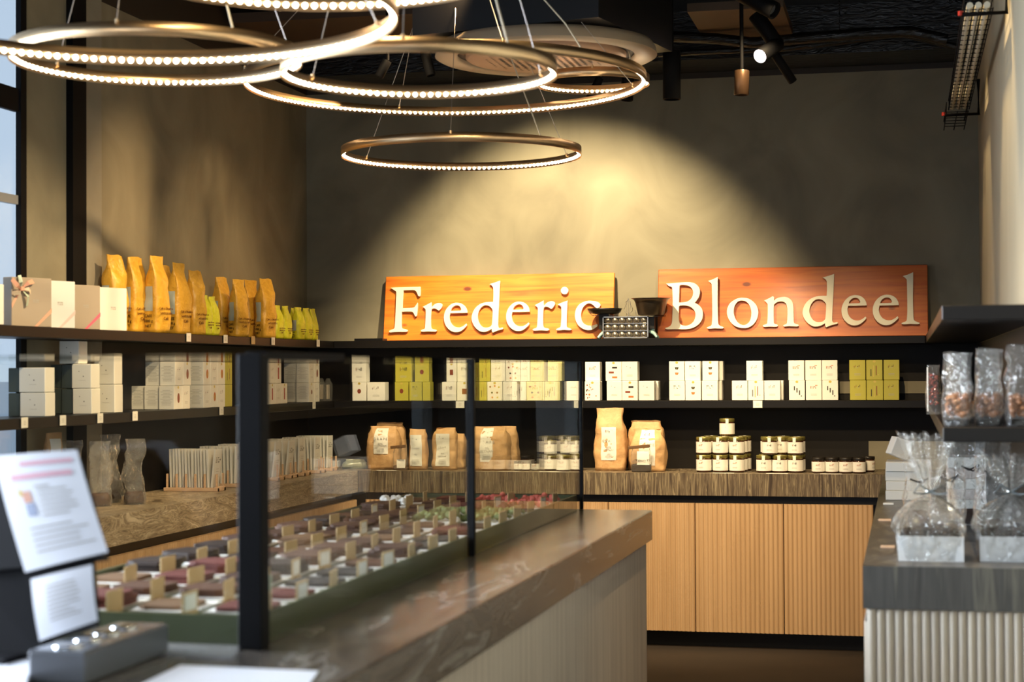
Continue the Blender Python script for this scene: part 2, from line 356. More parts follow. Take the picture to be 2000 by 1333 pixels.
MB().box(-1.0, -.55, 8.2, 8.9, 3.13, 3.17).build('lit_ceiling_panel', mat('brown_lit_ceiling_pale', (.10, .062, .034), .6), cat='panel', label='paler brown panel standing for lit ceiling right of the round air unit')  # paler copy of the brown, lit ceiling painted as a panel
# ================================================================ counters
def fluted(L, H, pitch=.0232, d=.0088, t=.018, step=5):
    """fluted board, L wide along x, H high, ribs towards -Y"""
    mb = MB(); n = max(1, round(L/pitch)); p = L/n; pr = [(0, 0)]
    for k in range(n):
        for q in range(1, step+1):
            u = q/(step+1); pr.append((p*(k+u), -d*math.sin(math.pi*u)**.6))
        pr.append((p*(k+1), 0))
    m = len(pr)
    vs = [(x, y, 0) for x, y in pr]+[(x, y, H) for x, y in pr]
    mb.add(vs, [(i, i+1, i+1+m, i+m) for i in range(m-1)], 0, True)
    mb.add([(0, 0, 0), (L, 0, 0), (L, t, 0), (0, t, 0), (0, 0, H), (L, 0, H), (L, t, H), (0, t, H)], [(1, 2, 6, 5), (2, 3, 7, 6), (3, 0, 4, 7), (0, 3, 2, 1), (4, 5, 6, 7)])
    return mb
# back worktop and cabinet
MB().box(-3.335, XR-.004, YF, YB-.003, CB, CT).build('worktop', STONE_B, cat='worktop', label='brown veined travertine worktop along the back wall under the shelves')
cab = thing('base_cabinet', 'light oak fluted cabinet run under the back wall worktop', 'cabinet', (0, YF, 0))
MB().box(-2.80, .33, .05, .43, .06, .745).build('carcass', BLACK, cab)
MB().box(-2.80, .33, .07, .43, 0, .06).build('plinth', BLACK, cab)
MB().box(-2.86, .33, .03, .43, .745, CB-.001).build('shadow_gap', BLACK, cab)
jo = [-2.86, -2.44, -1.985, -1.531, -1.077, -.623, -.172]
for a, c in zip(jo, jo[1:]):
    fluted(c-a-.004, .662).build('door', OAK, cab, (a+.002, .012, .083))
# left worktop
MB().box(XL+.003, XF, 2.3, YF-.001, CB, CT).build('worktop', STONE_L, cat='worktop', label='swirled brown travertine worktop along the left wall')
cab = thing('base_cabinet', 'light oak fluted cabinet run under the left wall worktop', 'cabinet', (XF, 0, 0))
MB().box(-.43, -.05, 2.4, 8.9, .06, .745).build('carcass', BLACK, cab)
MB().box(-.43, -.07, 2.4, 8.9, 0, .06).build('plinth', BLACK, cab)
MB().box(-.43, -.03, 2.35, 8.99, .745, CB-.001).build('shadow_gap', BLACK, cab)
jl = [3.30, 3.82, 4.34, 4.86, 5.375, 5.89, 6.398, 6.924, 7.43, 7.949, 8.48, 9.0]
for a, c in zip(jl, jl[1:]):
    fluted(c-a-.004, .662).build('door', OAK, cab, (-.012, a+.002, .083), math.pi/2)
# right worktop
MB().box(-.122, XR-.004, 4.81, YF-.001, CB, CT).build('worktop', STONE_R, cat='worktop', label='grey travertine worktop along the right wall with gift baskets on it')
cab = thing('base_cabinet', 'pale grey oak fluted cabinet under the right hand worktop', 'cabinet', (0, 4.81, 0))
MB().box(-.10, XR-.01, .04, 4.15, .0, CB-.001).build('carcass', BLACK, cab)
fluted(XR+.10, CB-.04, .0235, .0125).build('end_panel', OAK_P, cab, (-.112, .02, .038))
for k in range(8): fluted(.515, CB-.12).build('door', OAK_P, cab, (-.112, .04+.52*k+.517, .08), -math.pi/2)
# island
IX0, IX1, IY0, IY1 = -2.02, -.952, 2.25, 6.60
MB().bbox(IX0, IX1, IY0, IY1, CB, CT, .004).build('worktop', STONE_I, cat='worktop', label='grey brown travertine worktop of the island that carries the glass display')
isl = thing('island_cabinet', 'pale oak island cabinet with fluted side panels under the glass display', 'cabinet', (0, 0, 0))
MB().box(IX0+.05, IX1-.05, IY0+.05, IY1-.03, .0, CB-.001).build('carcass', BLACK, isl)
y = IY0+.03
for k in range(9):
    L = .478; fluted(L-.005, CB-.075, .024, .006).build('side_panel', OAK_P, isl, (IX1-.025, y, .07), math.pi/2); y += L
fluted(IX1-IX0-.05, CB-.075, .024, .006).build('end_panel', OAK_P, isl, (IX1-.03, IY1-.028, .07), math.pi)
# ================================================================ shelves and black back panels
MB().box(XL+.003, XR-.003, YB-.012, YB-.001, CT+.001, SH1-.04).build('back_panel', BACKP, cat='panel', label='matt black panel on the back wall behind the shelves')
MB().box(XL+.001, XL+.010, 6.82, YB-.013, CT+.001, SH1-.04).build('back_panel', BACKP, cat='panel', label='matt black panel on the left wall behind the shelves')
MB().box(XR-.012, XR-.001, 4.9, YB-.013, CT+.001, SH1-.04).build('back_panel', BACKP, cat='panel', label='matt black panel on the right wall behind the shelves')
ST = .040
def shelf(x0, x1, y0, y1, z, lab):
    MB().bbox(x0, x1, y0, y1, z-ST, z, .002).build('wall_shelf', SHELF, cat='shelf', label=lab)
shelf(SX+.001, .092, SY, YB-.013, SH1, 'black top shelf on the back wall carrying the two wooden name boards')
shelf(SX+.001, .092, SY, YB-.013, SH2, 'black lower shelf on the back wall carrying rows of small cartons')
shelf(XL+.012, SX, 3.0, YB-.013, SH1, 'black top shelf on the left wall carrying golden coffee bags')
shelf(XL+.012, SX, 3.0, YB-.013, SH2, 'black lower shelf on the left wall carrying white and green cartons')
shelf(.094, XR-.013, 4.90, YB-.013, SH1, 'black empty top shelf on the right wall')
shelf(.094, XR-.013, 4.90, YB-.013, SH2, 'black lower shelf on the right wall carrying nut bags')
for nm, (xa, xb, ya, yb) in (('trim_7', (1640, 1812, 745, 769)), ('trim_8', (1697, 1905, 863, 920))):
    pa, pb = at(1, YB-.016, xa, yb), at(1, YB-.016, xb, ya)
    struct(nm, MB().box(pa.x, min(pb.x, XR-.02), YB-.018, YB-.0125, max(pa.z, CT+.002), pb.z), PLASTER)
# small dark riser left of the first board
p0 = at(1, SY+.02, 691, 666); p1 = at(1, SY+.02, 746, 666)
MB().box(p0.x, p1.x, SY+.03, YB-.02, SH1+.001, SH1+.014).build('riser', BLACK, cat='riser', label='low black riser on the top shelf left of the lettered boards')
# ================================================================ name boards with cut-out letters
def smooth_path(pts, sub=5):
    P = [(p[0], p[1]) for p in pts]; C = [len(p) > 2 for p in pts]; n = len(P); out = []
    for i in range(n):
        p1, p2 = P[i], P[(i+1) % n]
        p0 = P[i-1] if not C[i] else p1
        p3 = P[(i+2) % n] if not C[(i+1) % n] else p2
        if math.dist(p1, p2) > 170 and (C[i] or C[(i+1) % n]): k = 2
        else: k = sub
        for q in range(k):
            t = q/k; t2 = t*t; t3 = t2*t
            out.append(tuple(.5*((2*p1[j])+(-p0[j]+p2[j])*t+(2*p0[j]-5*p1[j]+4*p2[j]-p3[j])*t2+(-p0[j]+3*p1[j]-3*p2[j]+p3[j])*t3) for j in (0, 1)))
    return out
c = 1
GL = {
'F': [[(160,245,c),(300,238),(740,228,c),(744,300),(742,370),(735,405),(712,412),(692,375),(670,325),(640,297),(590,286),(405,290,c),(392,450),(380,655,c),(500,652),(600,645),(645,615),(685,553,c),(688,620),(680,720),(668,800),(645,812),(628,780),(600,735),(550,717),(372,720,c),(365,900),(368,1030),(385,1060),(440,1075),(485,1092),(470,1120),(380,1125),(300,1124),(200,1130),(135,1134),(122,1112),(160,1090),(215,1068),(235,1020),(250,800),(262,500),(268,350),(255,310),(215,285)]],
'r': [[(800,625,c),(870,590),(960,540,c),(968,645,c),(1030,580),(1100,552),(1160,560),(1182,590),(1165,640),(1130,685),(1105,692),(1060,665),(1010,652),(968,670,c),(955,760),(952,960),(958,1040),(985,1070),(1050,1085),(1070,1100),(1045,1118),(960,1118),(900,1115),(830,1120),(770,1118),(758,1100),(785,1085),(830,1065),(845,1000),(855,800),(855,690),(835,655)]],
'i': [[(522,580,c),(600,545),(710,505,c),(708,600),(698,800),(695,990),(705,1035),(750,1055),(790,1075),(770,1090),(690,1088),(640,1085),(560,1092),(500,1090),(497,1072),(540,1050),(575,1030),(585,970),(595,800),(592,650),(575,610)]],
'dot': [[(655+72*math.cos(a*math.pi/6), 300+72*math.sin(a*math.pi/6)) for a in range(12)]],
'c': [[(1180,508),(1280,520),(1345,550),(1370,590),(1340,640),(1300,650),(1260,620),(1220,580),(1160,555),(1090,570),(1020,640),(985,740),(985,850),(1020,940),(1085,990),(1160,1005),(1230,1000),(1300,972,c),(1315,990),(1305,1015),(1260,1050),(1190,1085),(1100,1088),(1010,1055),(930,990),(880,890),(865,790),(885,680),(950,580),(1050,525),(1120,510)]],
'e': [[(1190,525),(1270,540),(1340,590),(1380,660),(1390,720,c),(1200,726),(1045,728,c),(1030,800),(1045,890),(1090,965),(1160,1010),(1240,1018),(1310,990),(1370,943,c),(1382,960),(1370,990),(1310,1050),(1240,1095),(1160,1108),(1080,1090),(1000,1030),(945,940),(925,840),(935,740),(980,640),(1060,560),(1130,530)],
      [(1055,688,c),(1075,630),(1130,582),(1190,570),(1240,590),(1268,635),(1272,665),(1255,682,c)]],
'd': [[(795,105,c),(788,300),(775,600),(762,850),(760,1000),(772,1042),(800,1055),(845,1040,c),(858,1052),(848,1072),(760,1095),(655,1138,c),(640,1110),(638,1060,c),(560,1105),(480,1125),(400,1110),(320,1050),(260,960),(235,860),(255,750),(310,650),(400,575),(500,540),(600,530),(665,532,c),(672,400),(668,245,c),(645,205),(600,172,c),(700,140)],
      [(655,690,c),(640,660),(590,610),(520,590),(450,612),(390,680),(355,780),(358,880),(400,980),(460,1033),(530,1045),(600,1028),(640,985,c),(650,880),(655,760)]],
'l': [[(865,165,c),(950,140),(1058,92,c),(1058,300),(1055,600),(1062,900),(1070,1020),(1090,1060),(1140,1085),(1188,1105),(1165,1122),(1080,1122),(1010,1118),(920,1125),(850,1124),(832,1108),(870,1090),(925,1065),(940,1010),(948,850),(945,500),(938,260),(925,215)]],
'B': [[(130,165,c),(300,152),(480,138),(600,137),(700,165),(770,230),(795,310),(780,410),(735,490),(690,545,c),(780,600),(840,680),(855,780),(830,890),(760,980),(650,1045),(520,1070),(350,1070),(145,1072,c),(105,1055),(160,1035),(210,1005),(240,940),(250,800),(258,500),(248,260),(230,225),(180,205)],
      [(385,215,c),(400,192),(470,185),(560,197),(630,245),(665,320),(655,410),(610,480),(540,525),(460,540),(375,545,c),(380,400)], [(375,622,c),(400,600),(480,595),(570,607),(650,652),(705,730),(710,820),(680,910),(620,972),(540,1005),(470,1005),(405,975),(375,910),(370,780)]],
'o': [[(520,447),(640,465),(750,540),(815,640),(832,740),(810,860),(740,970),(640,1035),(540,1048),(430,1030),(330,975),(250,870),(215,760),(225,650),(280,550),(380,480),(450,455)],
      [(520,497),(590,515),(650,570),(690,660),(703,750),(690,860),(650,940),(590,985),(530,995),(450,960),(390,890),(350,790),(345,680),(370,590),(420,525),(470,502)]],
'n': [[(965,500,c),(1040,465),(1125,418,c),(1150,430,c),(1150,510,c),(1210,460),(1290,437),(1380,432),(1460,465),(1515,530),(1535,620),(1540,760),(1545,930),(1565,960),(1630,985),(1640,1000),(1615,1015),(1500,1012),(1440,1010),(1360,1018),(1340,1000),(1370,985),(1410,960),(1420,900),(1425,760),(1420,640),(1395,560),(1340,522),(1280,515),(1210,530),(1148,580,c),(1142,700),(1145,900),(1152,960),(1200,980),(1225,1000),(1205,1018),(1130,1020),(1080,1018),(1000,1022),(945,1022),(930,1002),(970,985),(1010,965),(1022,920),(1030,800),(1030,620),(1020,560)]],
}
S_ = 10.256
def glyph_px(g, ox=None, oy=None, box=None):
    """outline in photo pixels: either crop origin or a target box (x0, y0, x1, y1)"""
    G = [smooth_path(q) for q in GL[g]]
    if box is None: return [[(ox+u/S_, oy+v/S_) for u, v in q] for q in G]
    us = [u for u, v in G[0]]; vs = [v for u, v in G[0]]; a, b_, c_, d_ = min(us), min(vs), max(us), max(vs)
    return [[(box[0]+(u-a)/(c_-a)*(box[2]-box[0]), box[1]+(v-b_)/(d_-b_)*(box[3]-box[1])) for u, v in q] for q in G]
def board(name_label, bl, br, tl, tr, letters, lean_y, wood=None):
    """leaning board: bottom edge on the shelf near its front, top resting towards the wall"""
    y0 = SY+.118
    A = at(1, y0, *bl); B_ = at(1, y0, *br)
    top = at(1, y0+lean_y, *tl)
    h = math.hypot(top.z-SH1, lean_y); ang = math.atan2(lean_y, top.z-SH1)
    x0 = at(1, y0, *bl).x; x1 = B_.x; W = x1-x0
    rot = Matrix.Rotation(-ang, 4, 'X'); org = Vector((x0, y0, SH1+.001))
    T = Matrix.Translation(org) @ rot; Ti = T.inverted()
    b = link('name_board', MB().bbox(0, W, 0, .024, 0, h, .003).mesh('name_board', wood or PINE), None, org, (-ang, 0, 0), label=name_label, cat='sign', group=None)
    nrm = (rot @ Vector((0, -1, 0, 0))).to_3d()
    for g, outl in letters:
        cu = bpy.data.curves.new('letter', 'CURVE'); cu.dimensions = '2D'; cu.fill_mode = 'BOTH'; cu.extrude = .006; cu.bevel_depth = .0012; cu.bevel_resolution = 1
        for q in outl:
            sp = cu.splines.new('POLY'); sp.points.add(len(q)-1); sp.use_cyclic_u = True
            for i, (xx, yy) in enumerate(q):
                d = FW + RT*((xx-1000)/FPX) - UP*((yy-666.5)/FPX)
                t = (org-EYE).dot(nrm)/d.dot(nrm); P = Ti @ (EYE+d*t)
                sp.points[i].co = (P.x, P.z, 0, 1)
        ob = bpy.data.objects.new('tmp', cu); COL.objects.link(ob)
        dg = bpy.context.evaluated_depsgraph_get(); dg.update()
        me = bpy.data.meshes.new_from_object(ob.evaluated_get(dg)); bpy.data.objects.remove(ob)
        me.name = 'letter'; me.materials.clear(); me.materials.append(CREAMP)
        link('letter', me, b, (0, -.012, 0), UPR)
    return b
e_ = lambda x0, y0, x1, y1: ('e', glyph_px('e', box=(x0, y0, x1, y1)))
L1 = [('F', glyph_px('F', 750, 540)), ('r', glyph_px('r', 750, 540)), e_(868.9, 593.3, 914, 650.2), ('d', glyph_px('d', 900, 540)), ('e', glyph_px('e', 900, 540)),
      ('r', glyph_px('r', box=(1042.1, 589.2, 1085, 647.2))), ('i', glyph_px('i', 1040, 540)), ('dot', glyph_px('dot', 1040, 540)), ('c', glyph_px('c', 1040, 540))]
L2 = [('B', glyph_px('B', 1290, 540)), ('l', glyph_px('l', box=(1381.7, 543.4, 1414, 643.4))), ('o', glyph_px('o', 1400, 540)), ('n', glyph_px('n', 1400, 540)),
      ('d', glyph_px('d', box=(1568.3, 537.2, 1636.3, 640.5))), e_(1644.1, 578.4, 1692.6, 637.1), e_(1704.9, 577.7, 1755.1, 636.6), ('l', glyph_px('l', 1680, 525))]
board('orange lacquered pine board with cream cut-out letters, left of the scale', (748, 667), (1197.5, 664), (751, 541), (1200, 531), L1, .06)
board('orange lacquered pine board with cream cut-out letters, right of the scale', (1284, 662), (1813, 657), (1285, 527), (1811, 518), L2, .06, PINE_FALLOFF)
# ================================================================ kitchen scale, mould tray and wire ornament between the boards
ys = SY+.040
def X1(x, y=640, Y=None): return at(1, Y if Y is not None else ys, x, y)
cs = X1(1225).x
sca = thing('kitchen_scale', 'old cast iron balance scale with flat pan and deep bowl between the name boards', 'scale', (cs, ys, SH1+.001))
def lx(x): return X1(x).x-cs
def lz(y, x=1225): return X1(x, y).z-SH1-.001
xl, xr = lx(1181), lx(1272)
MB().box(xl+.012, xr-.012, -.012, .03, .018, .045).box(xl+.03, xr-.03, -.012, .022, .045, .085).build('body', IRON, sca)
for sx in (xl-.01, xr+.012):
    b = MB(); b.tube([(sx, 0, .065), (sx+(.004 if sx < 0 else -.004), 0, .04), (sx, 0, .028)], [.008, .012, .012], 8); b.build('leg_post', TEAL, sca)
    s2 = -1 if sx < 0 else 1
    for q in (-1, 1):
        MB().tube([(sx-s2*.012, 0, .034), (sx+s2*.008, q*.018, .022), (sx+s2*.022, q*.032, .003)], [.012, .009, .006], 8).build('foot', TEAL, sca)
MB().box(xl-.006, xr+.006, -.008, .008, .03, .042).build('cross_bar', TEAL, sca)
pl = lz(609)
MB().box(xl-.028, xl+.026, -.02, .02, .05, pl-.012).build('pillar', IRON, sca)
MB().box(xr-.030, xr+.020, -.02, .02, .05, lz(618)-.004).build('pillar', IRON, sca)
pan = MB(); rp = abs(lx(1215)-lx(1147))/2
pan.lathe([(rp*.55, 0), (rp*.80, .004), (rp*.93, .018), (rp, .030), (rp*.985, .030), (rp*.91, .020), (rp*.78, .008), (.001, .005)], 32)
pan.build('flat_pan', IRON, sca, (xl, 0, pl-.012))
b = MB()
for q in (-1, 1): b.tube([(xl+q*rp*.95, 0, pl+.004), (xl+q*rp*.72, 0, pl-.018), (xl+q*rp*.2, 0, pl-.02)], .0015, 6)
b.build('pan_cradle', STEELW, sca)
rb = abs(lx(1311)-lx(1234))/2; zb0, zb1 = lz(617), lz(584)
bw = MB(); bw.lathe([(rb*.60, 0), (rb*.66, .004), (rb*.80, (zb1-zb0)*.75), (rb*.87, (zb1-zb0)*.92), (rb, zb1-zb0), (rb*.985, zb1-zb0+.001), (rb*.83, (zb1-zb0)*.92), (rb*.62, .008), (.001, .006)], 36)
bw.build('deep_bowl', PEWTER, sca, (xr, 0, zb0))
b = MB()
for q in (-1, 1): b.tube([(xr+q*rb*.82, 0, zb0+.03), (xr+q*rb*.74, 0, zb0-.004), (xr+q*rb*.2, 0, zb0-.006)], .0015, 6)
b.build('bowl_cradle', STEELW, sca)
MB().box(xr-.040, xr-.024, -.032, -.03, .060, .083).build('paper_tag', WHITE, sca)
# wire ornament
xo = lx(1227.5)
b = MB()
prof = [(.000, .128), (.012, .118), (.010, .100), (.018, .078), (.023, .062), (.020, .046), (.010, .034), (.008, .022), (.012, .014)]
k = (lz(586)-lz(617))/.118
for q in (-1, 1): b.tube([(xo+q*px_*1.05, 0, lz(617)+(pz_-.014)*k) for px_, pz_ in prof], .0016, 6)
for q in (-1, 0, 1): b.tube([(xo+q*.006, -.002, lz(617)+.012+.006*abs(q)), (xo+q*.012, -.002, lz(617)+.055), (xo, -.002, lz(617)+.095)], .0011, 6)
b.tube([(xo, 0, .07), (xo, 0, lz(617)+.014)], .003, 8)
b.build('pointer_frame', STEELW, sca)
# mould with 6 x 3 domes
ym = SY+.016
a0 = at(1, ym, 1178, 661); a1 = at(1, ym, 1267, 661); zt_ = at(1, ym, 1220, 618.5).z
mw, mh = a1.x-a0.x, zt_-SH1-.002
mould = thing('mould_tray', 'small tinned chocolate mould tray of eighteen domes standing before the scale', 'tray', (a0.x, ym, SH1+.002))
MB().box(0, mw, .004, .008, 0, mh).build('back_plate', PEWTER, mould)
fr = MB(); t_ = .0055
fr.box(0, mw, -.014, .008, 0, t_).box(0, mw, -.014, .008, mh-t_, mh).box(0, t_, -.014, .008, 0, mh).box(mw-t_, mw, -.014, .008, 0, mh)
fr.box(0, mw, -.012, .006, mh/3-.001, mh/3+.002).box(0, mw, -.012, .006, 2*mh/3-.001, 2*mh/3+.002)
fr.build('frame', TINP, mould)
dm = MB(); r = mw/12.6
pr = [(r*math.cos(a*math.pi/12), r*math.sin(a*math.pi/12)) for a in range(6)]+[(.0005, r)]
dm.lathe(pr, 14); dme = dm.mesh('dome', TINP)
for i in range(6):
    for j in range(3):
        link('dome', dme, mould, (t_+(mw-2*t_)*(i+.5)/6, .004, mh*(j+.5)/3), (math.pi/2, 0, 0))
# ================================================================ printed cartons
def logo_mesh(seed, fill=.75, cols=(INK, CHOCR, INKG), s=.0050, pitch=.0066):
    r = random.Random(seed); mb = MB()
    for i in range(6):
        for j in range(3):
            if r.random() < fill:
                q = s*r.choice((.6, .8, 1.0)) / 1.0
                x = (i-2.5)*pitch; z = (j-1)*pitch
                mb.add([(x-q/2, 0, z-q/2), (x+q/2, 0, z-q/2), (x+q/2, 0, z+q/2), (x-q/2, 0, z+q/2)], [(0, 1, 2, 3)], r.choice((0, 0, 0, 1, 2)))
    return mb.mesh('logo', list(cols))
def quad(mb, x0, x1, z0, z1, mi=0): mb.add([(x0, 0, z0), (x1, 0, z0), (x1, 0, z1), (x0, 0, z1)], [(0, 1, 2, 3)], mi)
def ell(mb, x, z, rx, rz, mi=0, n=12): mb.add([(x+rx*math.cos(2*math.pi*k/n), 0, z+rz*math.sin(2*math.pi*k/n)) for k in range(n)], [tuple(range(n))], mi)
def lines_mesh(seed, n, w, h, name='caption', m=None):
    r = random.Random(seed); mb = MB()
    for i in range(n):
        a = w*r.uniform(.5, 1)/2; z = h*(.5-(i+.5)/n); quad(mb, -a, a, z-.0009, z+.0009)
    return mb.mesh(name, m or INKG)
BWd, BHt, BDp = .0865, .1035, .072
LOGOS = {k: logo_mesh(i, f, c) for i, (k, f, c) in enumerate((('dense', .9, (INK, CHOCR, INKG)), ('mixed', .62, (INK, CHOCR, INKG)), ('sparse', .22, (INK, INK, GOLDS)), ('red', .6, (CHOCR, ORANGE, INK)), ('warm', .55, (INK, ORANGE, GOLDS))))}
CAPT = lines_mesh(2, 2, .034, .012); FINE = lines_mesh(5, 7, .052, .04, 'fine_print'); SIDEP = lines_mesh(8, 11, .058, .07, 'fine_print')
def pic(kind):
    mb = MB()
    if kind == 'bars': 
        for x, z, m_ in ((.006, .018, 0), (-.012, -.008, 1), (.006, -.034, 2)): quad(mb, x-.014, x+.014, z-.005, z+.005, m_)
    elif kind == 'pots':
        for z, m_ in ((.012, 0), (-.016, 2)): mb.add([(-.011, 0, z+.006), (.011, 0, z+.006), (.007, 0, z-.006), (-.007, 0, z-.006)], [(0, 1, 2, 3)], m_); quad(mb, -.004, .004, z-.002, z+.002, 3)
    elif kind == 'sticks':
        for x, z0, z1, m_ in ((-.018, -.034, .002, 0), (-.004, -.038, .022, 3), (.010, -.030, .020, 1), (.022, -.030, -.024, 3)): quad(mb, x-.0022, x+.0022, z0, z1, m_)
    elif kind == 'shorts':
        for x, z0, z1 in ((-.014, -.002, .020), (0, -.014, .010), (.014, -.026, -.002), (.024, -.034, -.029)): quad(mb, x-.003, x+.003, z0, z1, 0)
    elif kind == 'square': quad(mb, -.014, .014, -.018, .012, 1)
    elif kind == 'round': ell(mb, 0, 0, .012, .013, 1)
    elif kind == 'oval': ell(mb, .004, -.004, .013, .022, 1, 14)
    elif kind == 'cookie': ell(mb, .004, -.004, .013, .021, 2, 14); ell(mb, .004, -.004, .007, .012, 3, 10)
    elif kind == 'column': quad(mb, -.008, .008, -.032, .026, 4)
    elif kind == 'circles':
        for x, z, m_ in ((-.026, .022, 1), (0, .026, 2), (.024, .020, 3), (-.016, -.010, 0), (.014, -.010, 1), (-.014, -.036, 2), (.016, -.036, 3)): ell(mb, x, z, .0055, .0055, m_)
    elif kind == 'leaves':
        r = random.Random(4)
        for k in range(14): ell(mb, r.uniform(-.034, .034), r.uniform(-.044, .036), r.uniform(.002, .006), r.uniform(.0015, .007), r.choice((0, 1, 2, 3)), 7)
    return mb.mesh('picture', [INK, CHOCR, ORANGE, GOLDS, INKR])
PICS = {k: pic(k) for k in ('bars', 'pots', 'sticks', 'shorts', 'square', 'round', 'oval', 'cookie', 'column', 'circles', 'leaves')}
SEAL = MB(); ell(SEAL, 0, 0, .0075, .0065); SEAL = SEAL.mesh('seal', GOLDS)
BODY = {}
def body(m, w=BWd, h=BHt, d=BDp, side=None):
    k = (m.name, w, h, d, side.name if side else '')
    if k not in BODY: BODY[k] = MB().bbox(-w/2, w/2, 0, d, 0, h, .0015).mesh('carton', [m])
    return BODY[k]
NBOX = [0]
def carton(x, y, z, m, design, label, rz=0, group=None, w=BWd, side=False):
    """small upright carton; front centre bottom at (x, y, z), front towards -Y turned by rz"""
    o = link('product_carton', body(m, w), None, (x, y, z), rz, label, 'box', group)
    k = w/BWd; f = -.0004
    if design in LOGOS:
        link('logo', LOGOS[design], o, (0, f, BHt*.68)).scale = (k, 1, 1)
        link('caption', CAPT, o, (0, f, BHt*.28)).scale = (k, 1, 1)
    elif design:
        link('picture', PICS[design], o, (0, f, BHt*.52)).scale = (k, 1, 1)
        link('seal', SEAL, o, (.0, f*1.5, BHt-.0072))
    if side: link('fine_print', SIDEP, o, (-w/2-.0004, BDp/2, BHt*.5), -math.pi/2)
    return o
